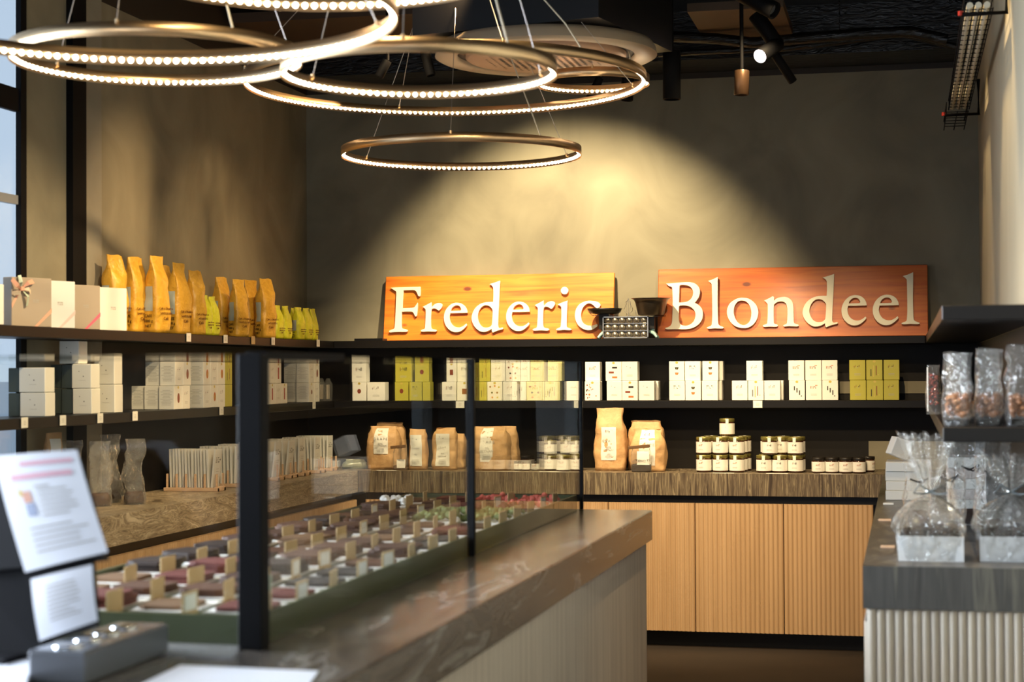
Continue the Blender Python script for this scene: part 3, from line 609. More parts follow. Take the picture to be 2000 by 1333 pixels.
# back wall lower shelf: (stack words, [(tier, x0, x1, material, design, words)])
BK = [
 ('in the corner-most stack', [(1, 687, 715, WHITE, 'dense', 'white carton with dotted logo, on top'), (0, 688, 715, WHITE, 'round', 'white carton with round chocolate picture, lower left'), (0, 717, 752, WHITE, 'mixed', 'white carton with faint dotted logo, lower right')]),
 ('in the olive stack behind glass', [(1, 772, 804, OLIVE, 'dense', 'olive carton with dotted logo, upper left'), (1, 810, 838, OLIVE, 'round', 'olive carton with round picture, upper right'), (0, 771, 797.5, OLIVE, 'round', 'olive carton with round picture, lower left'), (0, 799, 823.5, OLIVE, 'warm', 'olive carton with dotted logo, lower middle'), (0, 825, 840, OLIVE, None, 'narrow olive carton, lower right')]),
 ('in the stack left of the middle post', [(1, 872, 892, WHITE, 'square', 'white carton with brown square picture, upper left'), (1, 893, 922, WHITE, 'dense', 'white carton with dense dotted logo, upper right'), (0, 863, 891, WHITE, 'dense', 'white carton with dense dotted logo, lower left'), (0, 892.5, 922, WHITE, 'square', 'white carton with brown square picture, lower right')]),
 ('in the mixed stack between posts', [(1, 936, 957.5, OLIVE, 'sticks', 'dark olive carton with sticks, upper far left'), (1, 959, 987, WHITE, 'mixed', 'white carton with dotted logo, upper row second'), (1, 988, 1016, WHITE, 'circles', 'white carton with scattered circles, upper row third'), (1, 1017, 1035, WHITE, 'red', 'narrow white carton with reddish logo, upper row fourth'), (1, 1036, 1063, PALEOL, 'red', 'cream carton with reddish dots, upper row fifth'), (1, 1070, 1098, PALEOL, 'warm', 'cream carton with warm dots, upper row last'),
   (0, 936, 950.5, OLIVE, 'sticks', 'narrow dark olive carton, lower far left'), (0, 951.5, 981, WHITE, 'circles', 'white carton with scattered circles, lower row second'), (0, 982, 1010, WHITE, 'mixed', 'white carton with dotted logo, lower row third'), (0, 1016, 1027, WHITE, None, 'narrow white carton, lower row fourth'), (0, 1028, 1063, PALEOL, 'circles', 'pale olive carton with circles, lower row fifth'), (0, 1064, 1094, PALEOL, 'sticks', 'pale olive carton with sticks, lower row last')]),
 ('standing alone just left of the end glass post', [(0, 1107, 1134, WHITE, 'mixed', 'single white carton with dotted logo')]),
 ('just right of the end glass post', [(1, 1143, 1172, WHITE, 'red', 'white carton with reddish dotted logo, upper of two'), (0, 1142, 1172, WHITE, 'leaves', 'white carton sprinkled with leaves, lower of two')]),
 ('in the five-carton stack under the mould tray', [(1, 1183, 1214, WHITE, 'bars', 'white carton with three chocolate bars, upper left'), (1, 1214.6, 1245.5, WHITE, 'sparse', 'white carton with sparse logo, upper right'), (0, 1185, 1214.5, WHITE, 'sparse', 'white carton with sparse logo, lower left'), (0, 1215, 1245.5, WHITE, 'bars', 'white carton with three chocolate bars, lower middle'), (0, 1247.5, 1278, WHITE, 'sparse', 'white carton with sparse logo, lower right')]),
 ('in the six-carton stack under the letter B', [(1, 1307, 1337, WHITE, 'pots', 'white carton with two chocolate pots, upper left'), (1, 1338, 1368, WHITE, 'warm', 'white carton with dotted logo, upper middle'), (1, 1372, 1403, WHITE, 'pots', 'white carton with two chocolate pots, upper right'), (0, 1307, 1337.5, WHITE, 'warm', 'white carton with dotted logo, lower left'), (0, 1338.5, 1369, WHITE, 'pots', 'white carton with two chocolate pots, lower middle'), (0, 1371, 1402, WHITE, 'warm', 'white carton with dotted logo, lower right')]),
 ('in the four-carton pyramid above the lower price tag', [(1, 1458, 1489.5, WHITE, 'mixed', 'white carton with dotted logo, on top'), (0, 1429.5, 1460, WHITE, 'mixed', 'white carton with dotted logo, lower left'), (0, 1461, 1491.5, WHITE, 'sticks', 'white carton with chocolate sticks, lower middle'), (0, 1492.5, 1524, WHITE, 'mixed', 'white carton with dotted logo, lower right')]),
 ('in the stack beside the right olive one', [(1, 1540, 1571, WHITE, 'red', 'white carton with reddish logo, upper left'), (1, 1573, 1604.5, WHITE, 'red', 'white carton with reddish logo, upper middle'), (1, 1605.5, 1636, WHITE, 'red', 'white carton with reddish logo, upper right'), (0, 1541, 1572, WHITE, 'shorts', 'white carton with short sticks, lower left'), (0, 1574, 1605, WHITE, 'red', 'white carton with reddish logo, lower middle'), (0, 1606, 1637, WHITE, 'shorts', 'white carton with short sticks, lower right')]),
 ('in the rightmost olive stack', [(1, 1659, 1690.5, OLIVE, 'mixed', 'olive carton with dotted logo, upper left'), (1, 1692, 1724, OLIVE, 'sticks', 'olive carton with chocolate sticks, upper middle'), (1, 1726, 1757, OLIVE, 'mixed', 'olive carton with dotted logo, upper right'), (0, 1660, 1691.5, OLIVE, 'mixed', 'olive carton with dotted logo, lower left'), (0, 1692.5, 1725, OLIVE, 'sticks', 'olive carton with chocolate sticks, lower middle'), (0, 1726, 1756, OLIVE, 'mixed', 'olive carton with dotted logo, lower right')]),
]
rj = random.Random(5)
for words, L in BK:
    for t, x0, x1, m, d, wd in L:
        y = SY+(.012 if t == 0 else .018)+rj.uniform(0, .006)
        if t == 1 and d in ('red', 'square') and x0 in (1143, 1372): y += .03
        a = at(1, y, x0, 760).x; b_ = at(1, y, x1, 760).x
        carton((a+b_)/2, y, SH2+.0006+t*(BHt+.0012), m, d, wd+' '+words, 0, 'cartons on the back wall shelf', w=b_-a-.0005)
# rear cartons peeping out behind some stacks
for x0, x1, t, m, wd in ((1278.5, 1286, 0, WHITE, 'white carton hidden behind the lower right of the five-carton stack'), (1403.5, 1412, 1, WHITE, 'white carton peeping out behind the upper right of the stack under the letter B'), (1403, 1410, 0, WHITE, 'white carton peeping out behind the lower right of the stack under the letter B'), (1525, 1530, 0, WHITE, 'white carton peeping out behind the four-carton pyramid')):
    y = SY+.012+BDp+.012; b_ = at(1, y, x1, 760).x
    carton(b_-BWd/2, y, SH2+.0006+t*(BHt+.0012), m, 'mixed', wd, 0, 'cartons on the back wall shelf')
# left wall lower shelf, cartons facing +X
LW = math.pi/2
def lcart(x0, t, m, d, label, depth=0, dw=BWd, Y=None):
    y = at(0, SX-.014, x0, 780).y if Y is None else Y
    return carton(SX-.014-depth*(BDp+.002), y+dw/2, SH2+.0006+t*(BHt+.0012), m, d, label, LW, 'cartons on the left wall shelf', w=dw-.001, side=True)
def run(x0, n, t, mats, desg, words, deep=1, Y0=None):
    Y = at(0, SX-.014, x0, 780).y if Y0 is None else Y0
    for k in range(n):
        ordn = ('first', 'second', 'third', 'fourth')[k]
        lcart(0, t, mats[k], desg[k], '%s %s carton from the near end%s' % (ordn, 'olive' if mats[k] is OLIVE else 'white', words), Y=Y+k*(BWd+.0008))
    for q in range(1, deep+1):
        lcart(0, t, mats[0], None, 'grey-sided white carton %s%s' % (('one deep', 'two deep')[q-1], words), q, Y=Y+.012*q)
    return Y
yy = run(340, 2, 0, [WHITE]*2, ['oval', 'mixed'], ', lower tier, nearest left-shelf stack', 2)
run(342, 2, 1, [WHITE]*2, ['mixed', 'oval'], ', upper tier, nearest left-shelf stack', 1)
run(397, 4, 0, [WHITE, WHITE, WHITE, OLIVE], ['mixed', 'cookie', 'mixed', None], ', lower tier, left of the thick post', 1)
run(397, 4, 1, [WHITE, WHITE, WHITE, OLIVE], ['cookie', 'mixed', 'cookie', 'sticks'], ', upper tier, left of the thick post', 1)
run(526, 3, 0, [WHITE]*3, ['column', 'mixed', 'column'], ', lower tier, right of the thick post', 0)
run(526, 2, 1, [WHITE]*2, ['mixed', 'column'], ', upper tier, right of the thick post', 0)
run(603.5, 2, 0, [WHITE]*2, ['round', 'mixed'], ', lower tier, left-shelf stack nearest the corner', 1)
run(603.5, 2, 1, [WHITE]*2, ['mixed', 'oval'], ', upper tier, left-shelf stack nearest the corner', 1)
# big white-fronted cartons at the near end of the left shelf, fronts towards -Y
DOT2 = MB(); quad(DOT2, -.012, -.009, .012, .015); quad(DOT2, .006, .010, -.008, -.004, 0); quad(DOT2, -.012, .018, -.0225, -.0215, 1); DOT2 = DOT2.mesh('logo', [INK, INKG])
def bigbox(x0, x1, ybot, ytop, xedge, m, label, dy=0, base=SH2):
    """front face spans pixels x0..x1; its right corner sits at plane X = xedge"""
    Y = at(0, xedge, x1, ybot).y+dy
    A = at(1, Y, x0, ybot); B_ = at(1, Y, x1, ytop); zz0 = base
    h = B_.z-A.z; w_ = B_.x-A.x
    o = link('gift_carton', MB().bbox(-w_/2, w_/2, 0, .075, 0, h-.001, .002).mesh('carton', m), None, ((A.x+B_.x)/2, Y, base), 0, label, 'box', 'large cartons on the left shelf')
    if m is not DKGREEN: link('logo', DOT2, o, (0, -.0005, h*.55))
    return o, base+h
big = 'on the left shelf'
for (x0, x1, yb, ym_, yt, xe, wd) in ((39, 89, 811, 764, 715, SX-.02, 'nearest'), (142, 179, 808, 758, 710, SX-.02, 'second nearest'), (186, 224, 803.5, 748, 693, SX-.02, 'third nearest')):
    o, z1 = bigbox(x0, x1, yb, ym_, xe, WHITE, 'large white carton, lower of the %s pair %s' % (wd, big), base=SH2+.0006)
    o2, z2 = bigbox(x0-2, x1-1, ym_, yt, xe-.002, WHITE, 'large white carton, upper of the %s pair %s' % (wd, big), base=z1+.0008)
    if wd != 'third nearest':
        for q, nm in ((0, 'beside'), (1, 'one further in from')):
            for t, zz in ((0, SH2+.0006), (1, z1+.0008)):
                wq = .046; h = (z1 if t == 0 else z2)-zz
                x_ = o.location.x-(o.dimensions.x if False else 0)
                left = at(1, o.location.y, x0, yb).x-.004-q*(wq+.003)
                if left-wq < XL+.012: continue
                c_ = link('gift_carton', MB().bbox(-wq, 0, 0, .075, 0, h-.002, .002).mesh('carton', DKGREEN), None, (left, o.location.y+.004*(q+1), zz), 0, 'dark green carton %s the %s %s white carton' % (nm, 'lower' if t == 0 else 'upper', wd), 'box', 'large cartons on the left shelf')
    if wd == 'second nearest':
        o3, _ = bigbox(115, 153, 709, 664, SX-.09, WHITE, 'single large white carton on the third tier %s' % big, base=z2+.0008)
        o3.location = (o2.location.x-.055, o2.location.y+.004, z2+.0008)
# ================================================================ price tags hanging on the shelf edges
TAGL = lines_mesh(3, 3, .026, .018)
tagm = {}
def tag(x, y, z, rz, label, m=WHITE, w=.048, h=.036, tilt=0):
    k = m.name
    if k not in tagm: tagm[k] = MB().box(-w/2, w/2, -.0012, 0, -h, .002).mesh('price_tag', m)
    o = link('price_tag', tagm[k], None, (x, y, z), (0, tilt, rz) if False else rz, label, 'tag', 'price tags on the shelf edges')
    link('caption', TAGL, o, (0, -.0016, -h*.5)); return o
for px_, wd in ((367, 'below the first group of golden bags'), (439, 'below the foremost bag of the second group'), (532, 'below the right end of the golden bags'), (620, 'below the last lime yellow bag')):
    tag(SX+.0035, at(0, SX, px_, 660).y, SH1+.002, LW, 'white tag on the top left shelf %s' % wd)
tag(SX+.0035, at(0, SX, 493, 660).y, SH1+.002, LW, 'small kraft coloured price tag on the top left shelf below the golden bags', KCARD)
for px_, wd in ((46, 'under the nearest large white cartons'), (121, 'under the second large white cartons'), (194, 'under the third large white cartons'), (262, 'in the gap before the small cartons'), (431, 'under the stack left of the thick black post'), (612, 'under the stack nearest the corner')):
    tag(SX+.0035, at(0, SX, px_, 800).y, SH2+.001, LW, 'white tag on the lower left shelf %s' % wd)
for px_, wd in ((899, 'under the brown square cartons'), (1130, 'left of the end glass post'), (1480, 'under the four-carton pyramid')):
    p = at(1, SY, px_, 788); tag(p.x, SY-.0035, SH2-.002, 0, 'white price tag on the back shelf edge %s' % wd, w=.048 if True else 0)
# ================================================================ gift boxes with ribbons on the left top shelf
GL_ = logo_mesh(31, 1.0, (INKG, INKG, INKG), .0036, .0044)
def giftbox(xr_px, yb, yt, W, D, m, label, a=22.3, ribbon=None, bow=False, lg=True, lm=None):
    Yr = at(0, SX-.015, xr_px, yb).y
    dv = Vector((math.sin(math.radians(a)), math.cos(math.radians(a)), 0))
    R0 = Vector((SX-.015, Yr, SH1+.0006)); zt_ = at(1, Yr, xr_px, yt).z; H = zt_-SH1
    L0 = R0-dv*W
    rz = math.pi/2-math.radians(a)
    o = link('gift_box', MB().bbox(0, W, 0, D, 0, H, .002).mesh('gift_box', m), None, L0, rz, label, 'box', 'gift boxes on the left top shelf')
    if lg: link('logo', GL_, o, (W*.60, -.0006, H*.52))
    if ribbon:
        b = MB(); w2 = .014
        b.add([(W*.55, -.0008, 0), (W*.55+w2, -.0008, 0), (W, -.0008, H*.30), (W, -.0008, H*.30+w2*1.2)], [(0, 1, 2, 3)])
        if bow: b.add([(0, -.0008, H*.36), (0, -.0008, H*.36+.018), (W*.22, -.0008, H*.80), (W*.22, -.0008, H*.72)], [(0, 3, 2, 1)])
        b.build('ribbon', ribbon, o)
    if bow:
        b = MB(); cx, cz = W*.22, H*.76
        for k, (dx, dz, ww, mi) in enumerate(((.052, .030, .016, 0), (-.046, .034, .015, 0), (.040, -.012, .015, 1), (-.040, -.018, .016, 1), (.022, -.062, .014, 2), (-.012, .05, .012, 2))):
            p1 = (cx+dx*.5-dz*.15, cz+dz*.5+dx*.15); p2 = (cx+dx, cz+dz)
            L_ = math.hypot(dx, dz); nx, nz = -dz/L_*ww, dx/L_*ww
            b.add([(cx, -.002, cz), (p1[0]-nx*.5, -.022, p1[1]-nz*.5), (p2[0]-nx*.5, -.010, p2[1]-nz*.5), (p2[0]+nx*.5, -.006, p2[1]+nz*.5), (p1[0]+nx*.5, -.016, p1[1]+nz*.5)], [(0, 1, 4), (1, 2, 3, 4)], mi)
        b.bbox(cx-.008, cx+.008, -.014, -.001, cz-.008, cz+.008, .002, 0)
        b.build('bow', [PEACH, mat('cream_ribbon', (.80, .66, .50), .4), MINT], o)
    return o
giftbox(8, 636, 556, .19, .05, WHITE, 'white gift box cut off by the left picture edge', lg=False)
giftbox(101, 640.5, 545, .185, .05, TAUPE, 'tall taupe gift box tied with a peach ribbon and a bow', ribbon=PEACH, bow=True)
giftbox(147, 642, 551, .185, .05, WHITEG, 'bright white gift box between the bowed box and the taupe one', ribbon=mat('blush_ribbon', (.80, .62, .60), .4))
giftbox(196, 644.5, 559, .185, .05, TAUPE, 'plain taupe gift box with a narrow pink ribbon', ribbon=PINK)
giftbox(248, 646, 564, .185, .05, WHITE, 'white gift box with grey dotted logo next to the coffee bags')
# ================================================================ paper and foil bags
def sup(a, n):
    c, s = math.cos(a), math.sin(a)
    return math.copysign(abs(c)**(2/n), c), math.copysign(abs(s)**(2/n), s)
class Bag:
    """block-bottom bag: w wide, d deep, h high; pinch = height share where it closes to a flat top"""
    def __init__(s, w, d, h, pinch=.62, rough=.004, seed=0, topw=.9, fold=None, lean=0, bulge=.06):
        s.w, s.d, s.h, s.p, s.r, s.seed, s.tw, s.fold, s.lean, s.bulge = w, d, h, pinch, rough, seed, topw, fold, lean, bulge
    def pt(s, a, t, off=0):
        n = 3.6 if t < s.p else 3.6
        cx, cy = sup(a, n)
        q = 0 if t < s.p else (t-s.p)/(1-s.p)
        q = q*q*(3-2*q)
        hw = s.w/2*(1+s.bulge*math.sin(math.pi*min(1, t/s.p))*(1-q))*(1-q*(1-s.tw))
        hd = s.d/2*(1+s.bulge*2*math.sin(math.pi*min(1, t/s.p)))*(1-q)+.0035*q
        x, y, z = hw*cx, hd*cy, s.h*t
        nv = Vector((x*14+s.seed*7.3, y*14, z*11))
        k = s.r*(noise.noise(nv)*1.4+noise.noise(nv*2.7)*.7)*min(1, t*8)
        # inward gusset on the sides near the top
        if q > 0 and abs(cx) > .9: x *= 1-.10*math.sin(math.pi*q)
        x += k*cx*1.2; y += k*cy*1.3+s.lean*s.h*t*t
        z += .006*noise.noise(Vector((x*30, s.seed, 0)))*(t > .97)
        l = math.hypot(cx, cy)
        return (x+off*cx/l, y+off*cy/l, z)
    def mesh(s, name, m, n=40, rows=18, smooth=True):
        mb = MB(); vs = []; T = [0]+[(i/(rows-1)) for i in range(0, rows)]
        for j, t in enumerate(T):
            for k in range(n):
                p = s.pt(2*math.pi*k/n, t)
                if j == 0: p = (p[0]*.2, p[1]*.2, 0.0)
                vs.append(p)
        fs = [(j*n+k, j*n+(k+1) % n, (j+1)*n+(k+1) % n, (j+1)*n+k) for j in range(len(T)-1) for k in range(n)]
        mb.add(vs, fs, 0, smooth); m_ = len(T)-1
        mb.add([vs[m_*n+k] for k in range(n)], [tuple(range(n))], 0)
        mb.add([vs[k] for k in range(n)], [tuple(range(n))[::-1]], 0)
        return mb.mesh(name, m)
    def patch(s, name, m, a0, a1, t0, t1, off=.0012, n=8, rows=8):
        mb = MB(); vs = []
        for j in range(rows+1):
            for i in range(n+1):
                vs.append(s.pt(a0+(a1-a0)*i/n, t0+(t1-t0)*j/rows, off))
        mb.add(vs, [(j*(n+1)+i, j*(n+1)+i+1, (j+1)*(n+1)+i+1, (j+1)*(n+1)+i) for j in range(rows) for i in range(n)], 0, True)
        return mb.mesh(name, m)
FR = -math.pi/2
def flatpatch(b, name, m, x0, x1, t0, t1, off=.0015):
    """label on the front: strip between x0..x1 (share of half width)"""
    mb = MB(); vs = []; n, rows = 6, 10
    for j in range(rows+1):
        t = t0+(t1-t0)*j/rows
        for i in range(n+1):
            u = x0+(x1-x0)*i/n; c = u; a = math.copysign(math.acos(min(1, abs(c)**1.8)), 1); a = -a if u >= 0 else -(math.pi-a)
            vs.append(b.pt(a, t, off))
    mb.add(vs, [(j*(n+1)+i, j*(n+1)+i+1, (j+1)*(n+1)+i+1, (j+1)*(n+1)+i) for j in range(rows) for i in range(n)], 0, True)
    return mb.mesh(name, m)
def front_y(b, t): return b.pt(FR, t)[1]-.0022
def bag_prints(o, b, gold=True, sidelab=True):
    """side label with small print, lettering below, three script lines on the front"""
    if sidelab:
        link('side_label', b.patch('side_label', BLUELAB, math.pi*.93, math.pi*1.08, .28, .60, .0016), o)
        xs = b.pt(math.pi, .2)[0]-.0025
        for k, t_ in enumerate(('CAFE', '1000 g', 'NET')):
            link('lettering', text_mesh(t_, b.h*.052, INK), o, (xs-.002, 0, b.h*(.20-.065*k)), (math.pi/2, 0, -math.pi/2))
    for k, (t_, z) in enumerate((('Café à l\'Arabica', .30), ('SANTOS FIN', .235), ('Café', .165))):
        link('lettering', text_mesh(t_, b.h*(.046 if k != 2 else .06), INKBR), o, (0, front_y(b, z)-.0025, b.h*z), UPR)
INKBR = mat('brown_print', (.13, .035, .01), .5)
gold_b = [Bag(.108, .080, .325, .60, .006, k, .86) for k in range(4)]
gold_m = [b.mesh('coffee_bag', GOLDBAG) for b in gold_b]
yel_b = [Bag(.066, .046, .165, .62, .004, 20+k, .9) for k in range(3)]
yel_m = [b.mesh('coffee_bag', YELBAG) for b in yel_b]
def cbag(px_, kind, k, depth, rz, label, sc_=1, lean=0, prints=True):
    B, Mh = (gold_b, gold_m) if kind == 'g' else (yel_b, yel_m)
    X = SX-depth; y = at(0, X, px_, 650).y
    b = B[k % len(B)]
    o = link('coffee_bag', Mh[k % len(B)], None, (X, y, SH1+.0008), (0, lean, math.radians(rz+26)), label, 'bag', 'golden coffee bags' if kind == 'g' else 'small lime yellow coffee bags')
    o.scale = (sc_, sc_, sc_)
    if prints: bag_prints(o, b, kind == 'g')
    return o
cbag(224, 'g', 0, .15, 48, 'golden coffee bag half hidden behind the last white gift box', 1.0)
cbag(263, 'g', 1, .13, 52, 'golden coffee bag right behind the white gift box, blue label on its side', 1.0)
cbag(306, 'g', 2, .052, 52, 'foremost tall golden coffee bag with a pale blue side label', 1.02)
cbag(320, 'g', 1, .185, 56, 'golden coffee bag against the wall behind the foremost one', .97)
cbag(348, 'g', 3, .095, 54, 'golden coffee bag in the middle of the first group', .99)
cbag(381, 'g', 0, .060, 46, 'shorter golden coffee bag closing the first group', .90)
cbag(399, 'y', 0, .045, 55, 'lime yellow coffee bag leaning against the first golden group, left one', 1.12)
cbag(414, 'y', 1, .045, 58, 'lime yellow coffee bag leaning against the first golden group, right one', 1.1)
cbag(432, 'g', 1, .15, 50, 'golden coffee bag at the back left of the second group', .90)
cbag(466, 'g', 2, .060, 40, 'foremost golden coffee bag of the second group with open top', .86)
cbag(489, 'g', 3, .165, 40, 'golden coffee bag at the back middle of the second group', .92)
cbag(519, 'g', 0, .065, 40, 'golden coffee bag at the right end of the second group', .93)
for k, (p, dp, lab) in enumerate(((541, .06, 'first lime yellow coffee bag right of the golden bags'), (557, .055, 'second lime yellow coffee bag right of the golden bags'), (574, .10, 'lime yellow coffee bag standing at the back of the right row'), (583, .05, 'third lime yellow coffee bag right of the golden bags'), (598, .05, 'fourth lime yellow coffee bag right of the golden bags'), (610, .05, 'last lime yellow coffee bag nearest the room corner'))):
    cbag(p, 'y', k, dp, 48+4*(k % 3), lab, 1.05, 0)
# kraft bags on the back worktop
KT = {}
def kbag(x0, x1, ytop, Y, label, seed, pinch=.72, label_span=(-.42, .42), lt=(.16, .66), lean=0, lines=('G R A P E', '80%', 'VIETNAM'), m=KRAFT, d=.09, lg='dense', topw=.86, rz=0):
    A = at(1, Y-d/2, x0, 915); B_ = at(1, Y-d/2, x1, 915); h = at(1, Y, (x0+x1)/2, ytop).z-CT; w_ = (B_.x-A.x)/1.06
    b = Bag(w_, d, h, pinch, .006, seed, topw, lean=lean)
    o = link('kraft_bag', b.mesh('kraft_bag', m), None, ((A.x+B_.x)/2, Y, CT+.0008), rz, label, 'bag', 'kraft bags on the back worktop')
    if label_span:
        o_k = o; o = link('paper_label', flatpatch(b, 'paper_label', WHITE, *label_span, *lt), o)
        cx = w_/2*(label_span[0]+label_span[1])/2; H = lt[1]-lt[0]
        if lg: link('logo', LOGOS[lg], o, (cx, front_y(b, lt[1]-H*.14)-.001, h*(lt[1]-H*.14)))
        for t_, f, s_ in zip(lines, (.55, .36, .28), (.017, .015, .015)):
            link('lettering', text_mesh(t_, s_*w_/.16, INKG), o, (cx, front_y(b, lt[0]+H*f)-.0012, h*(lt[0]+H*f)), UPR)
        link('fine_print', FINE, o, (cx, front_y(b, lt[0]+H*.14)-.001, h*(lt[0]+H*.13))).scale = (.9, 1, .7)
        o = o_k
    return o, b
kbag(1158, 1221, 798, 9.20, 'tall brown kraft bag reaching the shelf, with a long white label', 1, .64, (-.46, .46), (.17, .70), d=.10)
kbag(1223, 1297, 822, 9.27, 'brown kraft bag standing behind the folded one', 2, .8, None, m=KRAFT, d=.08)
kbag(1229, 1299, 838, 9.155, 'folded kraft bag with bright label behind the clear sample bag', 3, .70, (-.45, .45), (.14, .97), d=.10, lg='mixed')
kbag(713, 778, 833, 9.18, 'kraft bag with slanted white label nearest the room corner', 4, .80, (-.50, .35), (.36, .95), d=.11, lg='sparse', rz=.06)
kbag(727, 790, 826, 9.30, 'darker kraft bag behind the one nearest the corner', 5, .85, None, d=.07)
kbag(796, 832, 839, 9.13, 'narrow kraft bag with white label, left of a matching pair', 6, .84, (-.70, .55), (.10, .86), d=.07, lg='sparse', lines=('G R A P E', '80%', ''))
kbag(842, 890, 836, 9.13, 'kraft bag with white label, right of a matching pair', 7, .84, (-.60, .50), (.10, .86), d=.08, lg='sparse')
kbag(880, 906, 848, 9.24, 'narrow kraft bag wedged behind the pair', 8, .85, None, d=.07)
kbag(914, 992, 834, 9.14, 'large crumpled kraft bag behind the slim glass post', 9, .78, (-.38, .25), (.20, .97), d=.12, lg='sparse')
kbag(955, 1010, 833, 9.27, 'large plain kraft bag behind the crumpled one', 10, .80, None, d=.09)
# clear sample bags in front of the kraft bags
def sample(x0, x1, ytop, ybot, Y, label, fill_h=.3, words='Velours 85', lt=(.28, .80), fill=None):
    A = at(1, Y, x0, ybot); B_ = at(1, Y, x1, ytop); w_ = B_.x-A.x; h = B_.z-CT
    b = Bag(w_, .035, h, .75, .002, x0, .98)
    o = link('sample_bag', b.mesh('sample_bag', FILMT), None, ((A.x+B_.x)/2, Y, CT+.0008), 0, label, 'bag', 'clear sample bags')
    f = Bag(w_*.94, .030, h*fill_h, .95, .002, x0+1, .9); link('beans', f.mesh('beans', fill or CHOCS[0], rows=8), o, (0, 0, .002))
    link('paper_label', flatpatch(b, 'paper_label', WHITE, -.35, .8, *lt), o)
    link('lettering', text_mesh(words, w_*.16, INK), o, (w_*.11, front_y(b, .45)-.002, h*.42), UPR)
    link('tin_tie', MB().bbox(-w_/2-.004, w_/2+.004, -.012, .008, h-.012, h+.004, .002).mesh('tin_tie', CHOCS[5]), o, (0, 0, 0), (0, -.09, 0))
sample(1233, 1272, 872, 922, 9.06, 'small clear bag of dark beans with brown tin tie before the folded kraft bag')
sample(769, 795, 872, 918, 9.06, 'small clear bag of brown powder with a label, beside the narrow kraft bag', .18, 'Velours', (.10, .45), CHOCS[5])
# ================================================================ jars
JR = {}
def jar_meshes(r, h, key, lid, glass, labcol=WHITE):
    if key in JR: return JR[key]
    mb = MB(); mb.lathe([(r*.90, 0), (r*.98, .003), (r, .008), (r, h*.74), (r*.96, h*.79), (r*.93, h*.80)], 28)
    g = mb.mesh('jar', glass)
    l = MB().lathe([(r*.99, h*.80), (r*1.01, h*.81), (r*1.01, h*.96), (r*.97, h*.985), (r*.5, h), (.0005, h)], 28).mesh('lid', lid)
    lb = MB(); n = 22; vs = []
    for i in range(n+1):
        a = -math.pi/2+math.radians(-128+256*i/n); rr = r+.0008
        vs += [(rr*math.cos(a), rr*math.sin(a), h*.10), (rr*math.cos(a), rr*math.sin(a), h*.72)]
    lb.add(vs, [(2*i, 2*i+2, 2*i+3, 2*i+1) for i in range(n)], 0, True)
    strip = MB(); ws = r*.20; rs = r*1.01+.0012
    strip.add([(-ws, -rs, h*.70), (ws, -rs, h*.70), (ws, -rs, h*.97), (-ws, -rs, h*.97), (ws, -r*.3, h+.0008), (-ws, -r*.3, h+.0008)], [(0, 1, 2, 3), (3, 2, 4, 5)])
    JR[key] = (g, l, lb.mesh('label', labcol), strip.mesh('seal_strip', labcol))
    return JR[key]
def jar(x, y, z, r, h, label, rz=0, key='s', lid=None, glass=None, group='hazelnut spread jars', strip=True, logo='red'):
    g, l, lb, st = jar_meshes(r, h, key, lid or LIDG, glass or JARGL)
    o = link('spread_jar', g, None, (x, y, z), rz, label, 'jar', group)
    link('lid', l, o); lab_ = link('label', lb, o)
    if strip: link('seal_strip', st, o)
    lo = link('logo', LOGOS[logo], lab_, (0, -r-.0016, h*.54)); lo.scale = (.55, 1, .55)
    link('caption', CAPT, lab_, (0, -r-.0016, h*.28)).scale = (.8, 1, .6)
    return o
JH = .0915; JRD = .0395
def jx(x0, x1, Y): return (at(1, Y, x0, 900).x+at(1, Y, x1, 900).x)/2
G1 = 'of the jar stack with a crowning jar'; G2 = 'of the two-tier jar stack'; G3 = 'of the jars behind the glass'
for t, nm in ((0, 'lower'), (1, 'upper')):
    for k, (a, c_, pos) in enumerate(((1358, 1388, 'left'), (1390, 1421, 'middle'), (1423, 1453, 'right'))):
        for d_ in range(3):
            Y = 9.07+.0405+d_*.083
            if Y > 9.36: continue
            jar(jx(a, c_, 9.07)+.010*d_, Y, CT+.0008+t*(JH+.0012), JRD, JH, '%s spread jar, %s tier, %s row %s' % ((('front', 'second', 'rear')[d_]), nm, pos, G1), .05*k-.28+d_*.3)
jar(jx(1406, 1434, 9.22), 9.235, CT+.0008+2*(JH+.0012), JRD*.95, JH*.96, 'single spread jar crowning the two tiers of jars', .1)
for t, nm in ((0, 'lower'), (1, 'upper')):
    for k, (a, c_, pos) in enumerate(((1476, 1506, 'left') if t == 0 else (1488, 1517, 'left'), (1507, 1537, 'middle'), (1538, 1568, 'right'))):
        for d_ in range(2):
            Y = 9.07+.04+d_*.085+(.062 if (t == 1 and k == 1) else 0)
            x_ = jx(a, c_, 9.07)+.006*d_+(-.020 if (t == 1 and k == 0 and d_ == 1) else 0)
            jar(x_, Y, CT+.0008+t*(JH+.0012), JRD*.98, JH, '%s spread jar, %s tier, %s row %s' % (('front', 'rear')[d_], nm, pos, G2), -.05*k+d_*.4, logo='dense')
for t, nm in ((0, 'lower'), (1, 'upper')):
    for k, (a, c_, pos) in enumerate(((1059, 1087, 'left'), (1089, 1112, 'middle'), (1110, 1136, 'right'))):
        jar(jx(a, c_, 9.13)+(-.004 if k == 1 else 0), 9.165+(.075 if k == 1 else 0), CT+.0008+t*(JH*.88+.0012), .034, JH*.88, 'spread jar, %s tier, %s row %s' % (nm, pos, G3), .1*k, key='n')
jar(jx(1086, 1117, 9.06)-.003, 9.055, CT+.0008, .036, .088, 'spread jar with big front label standing before the stack seen through the display glass', 0, key='m')
JB = 'black-lidded small jar with square white label'
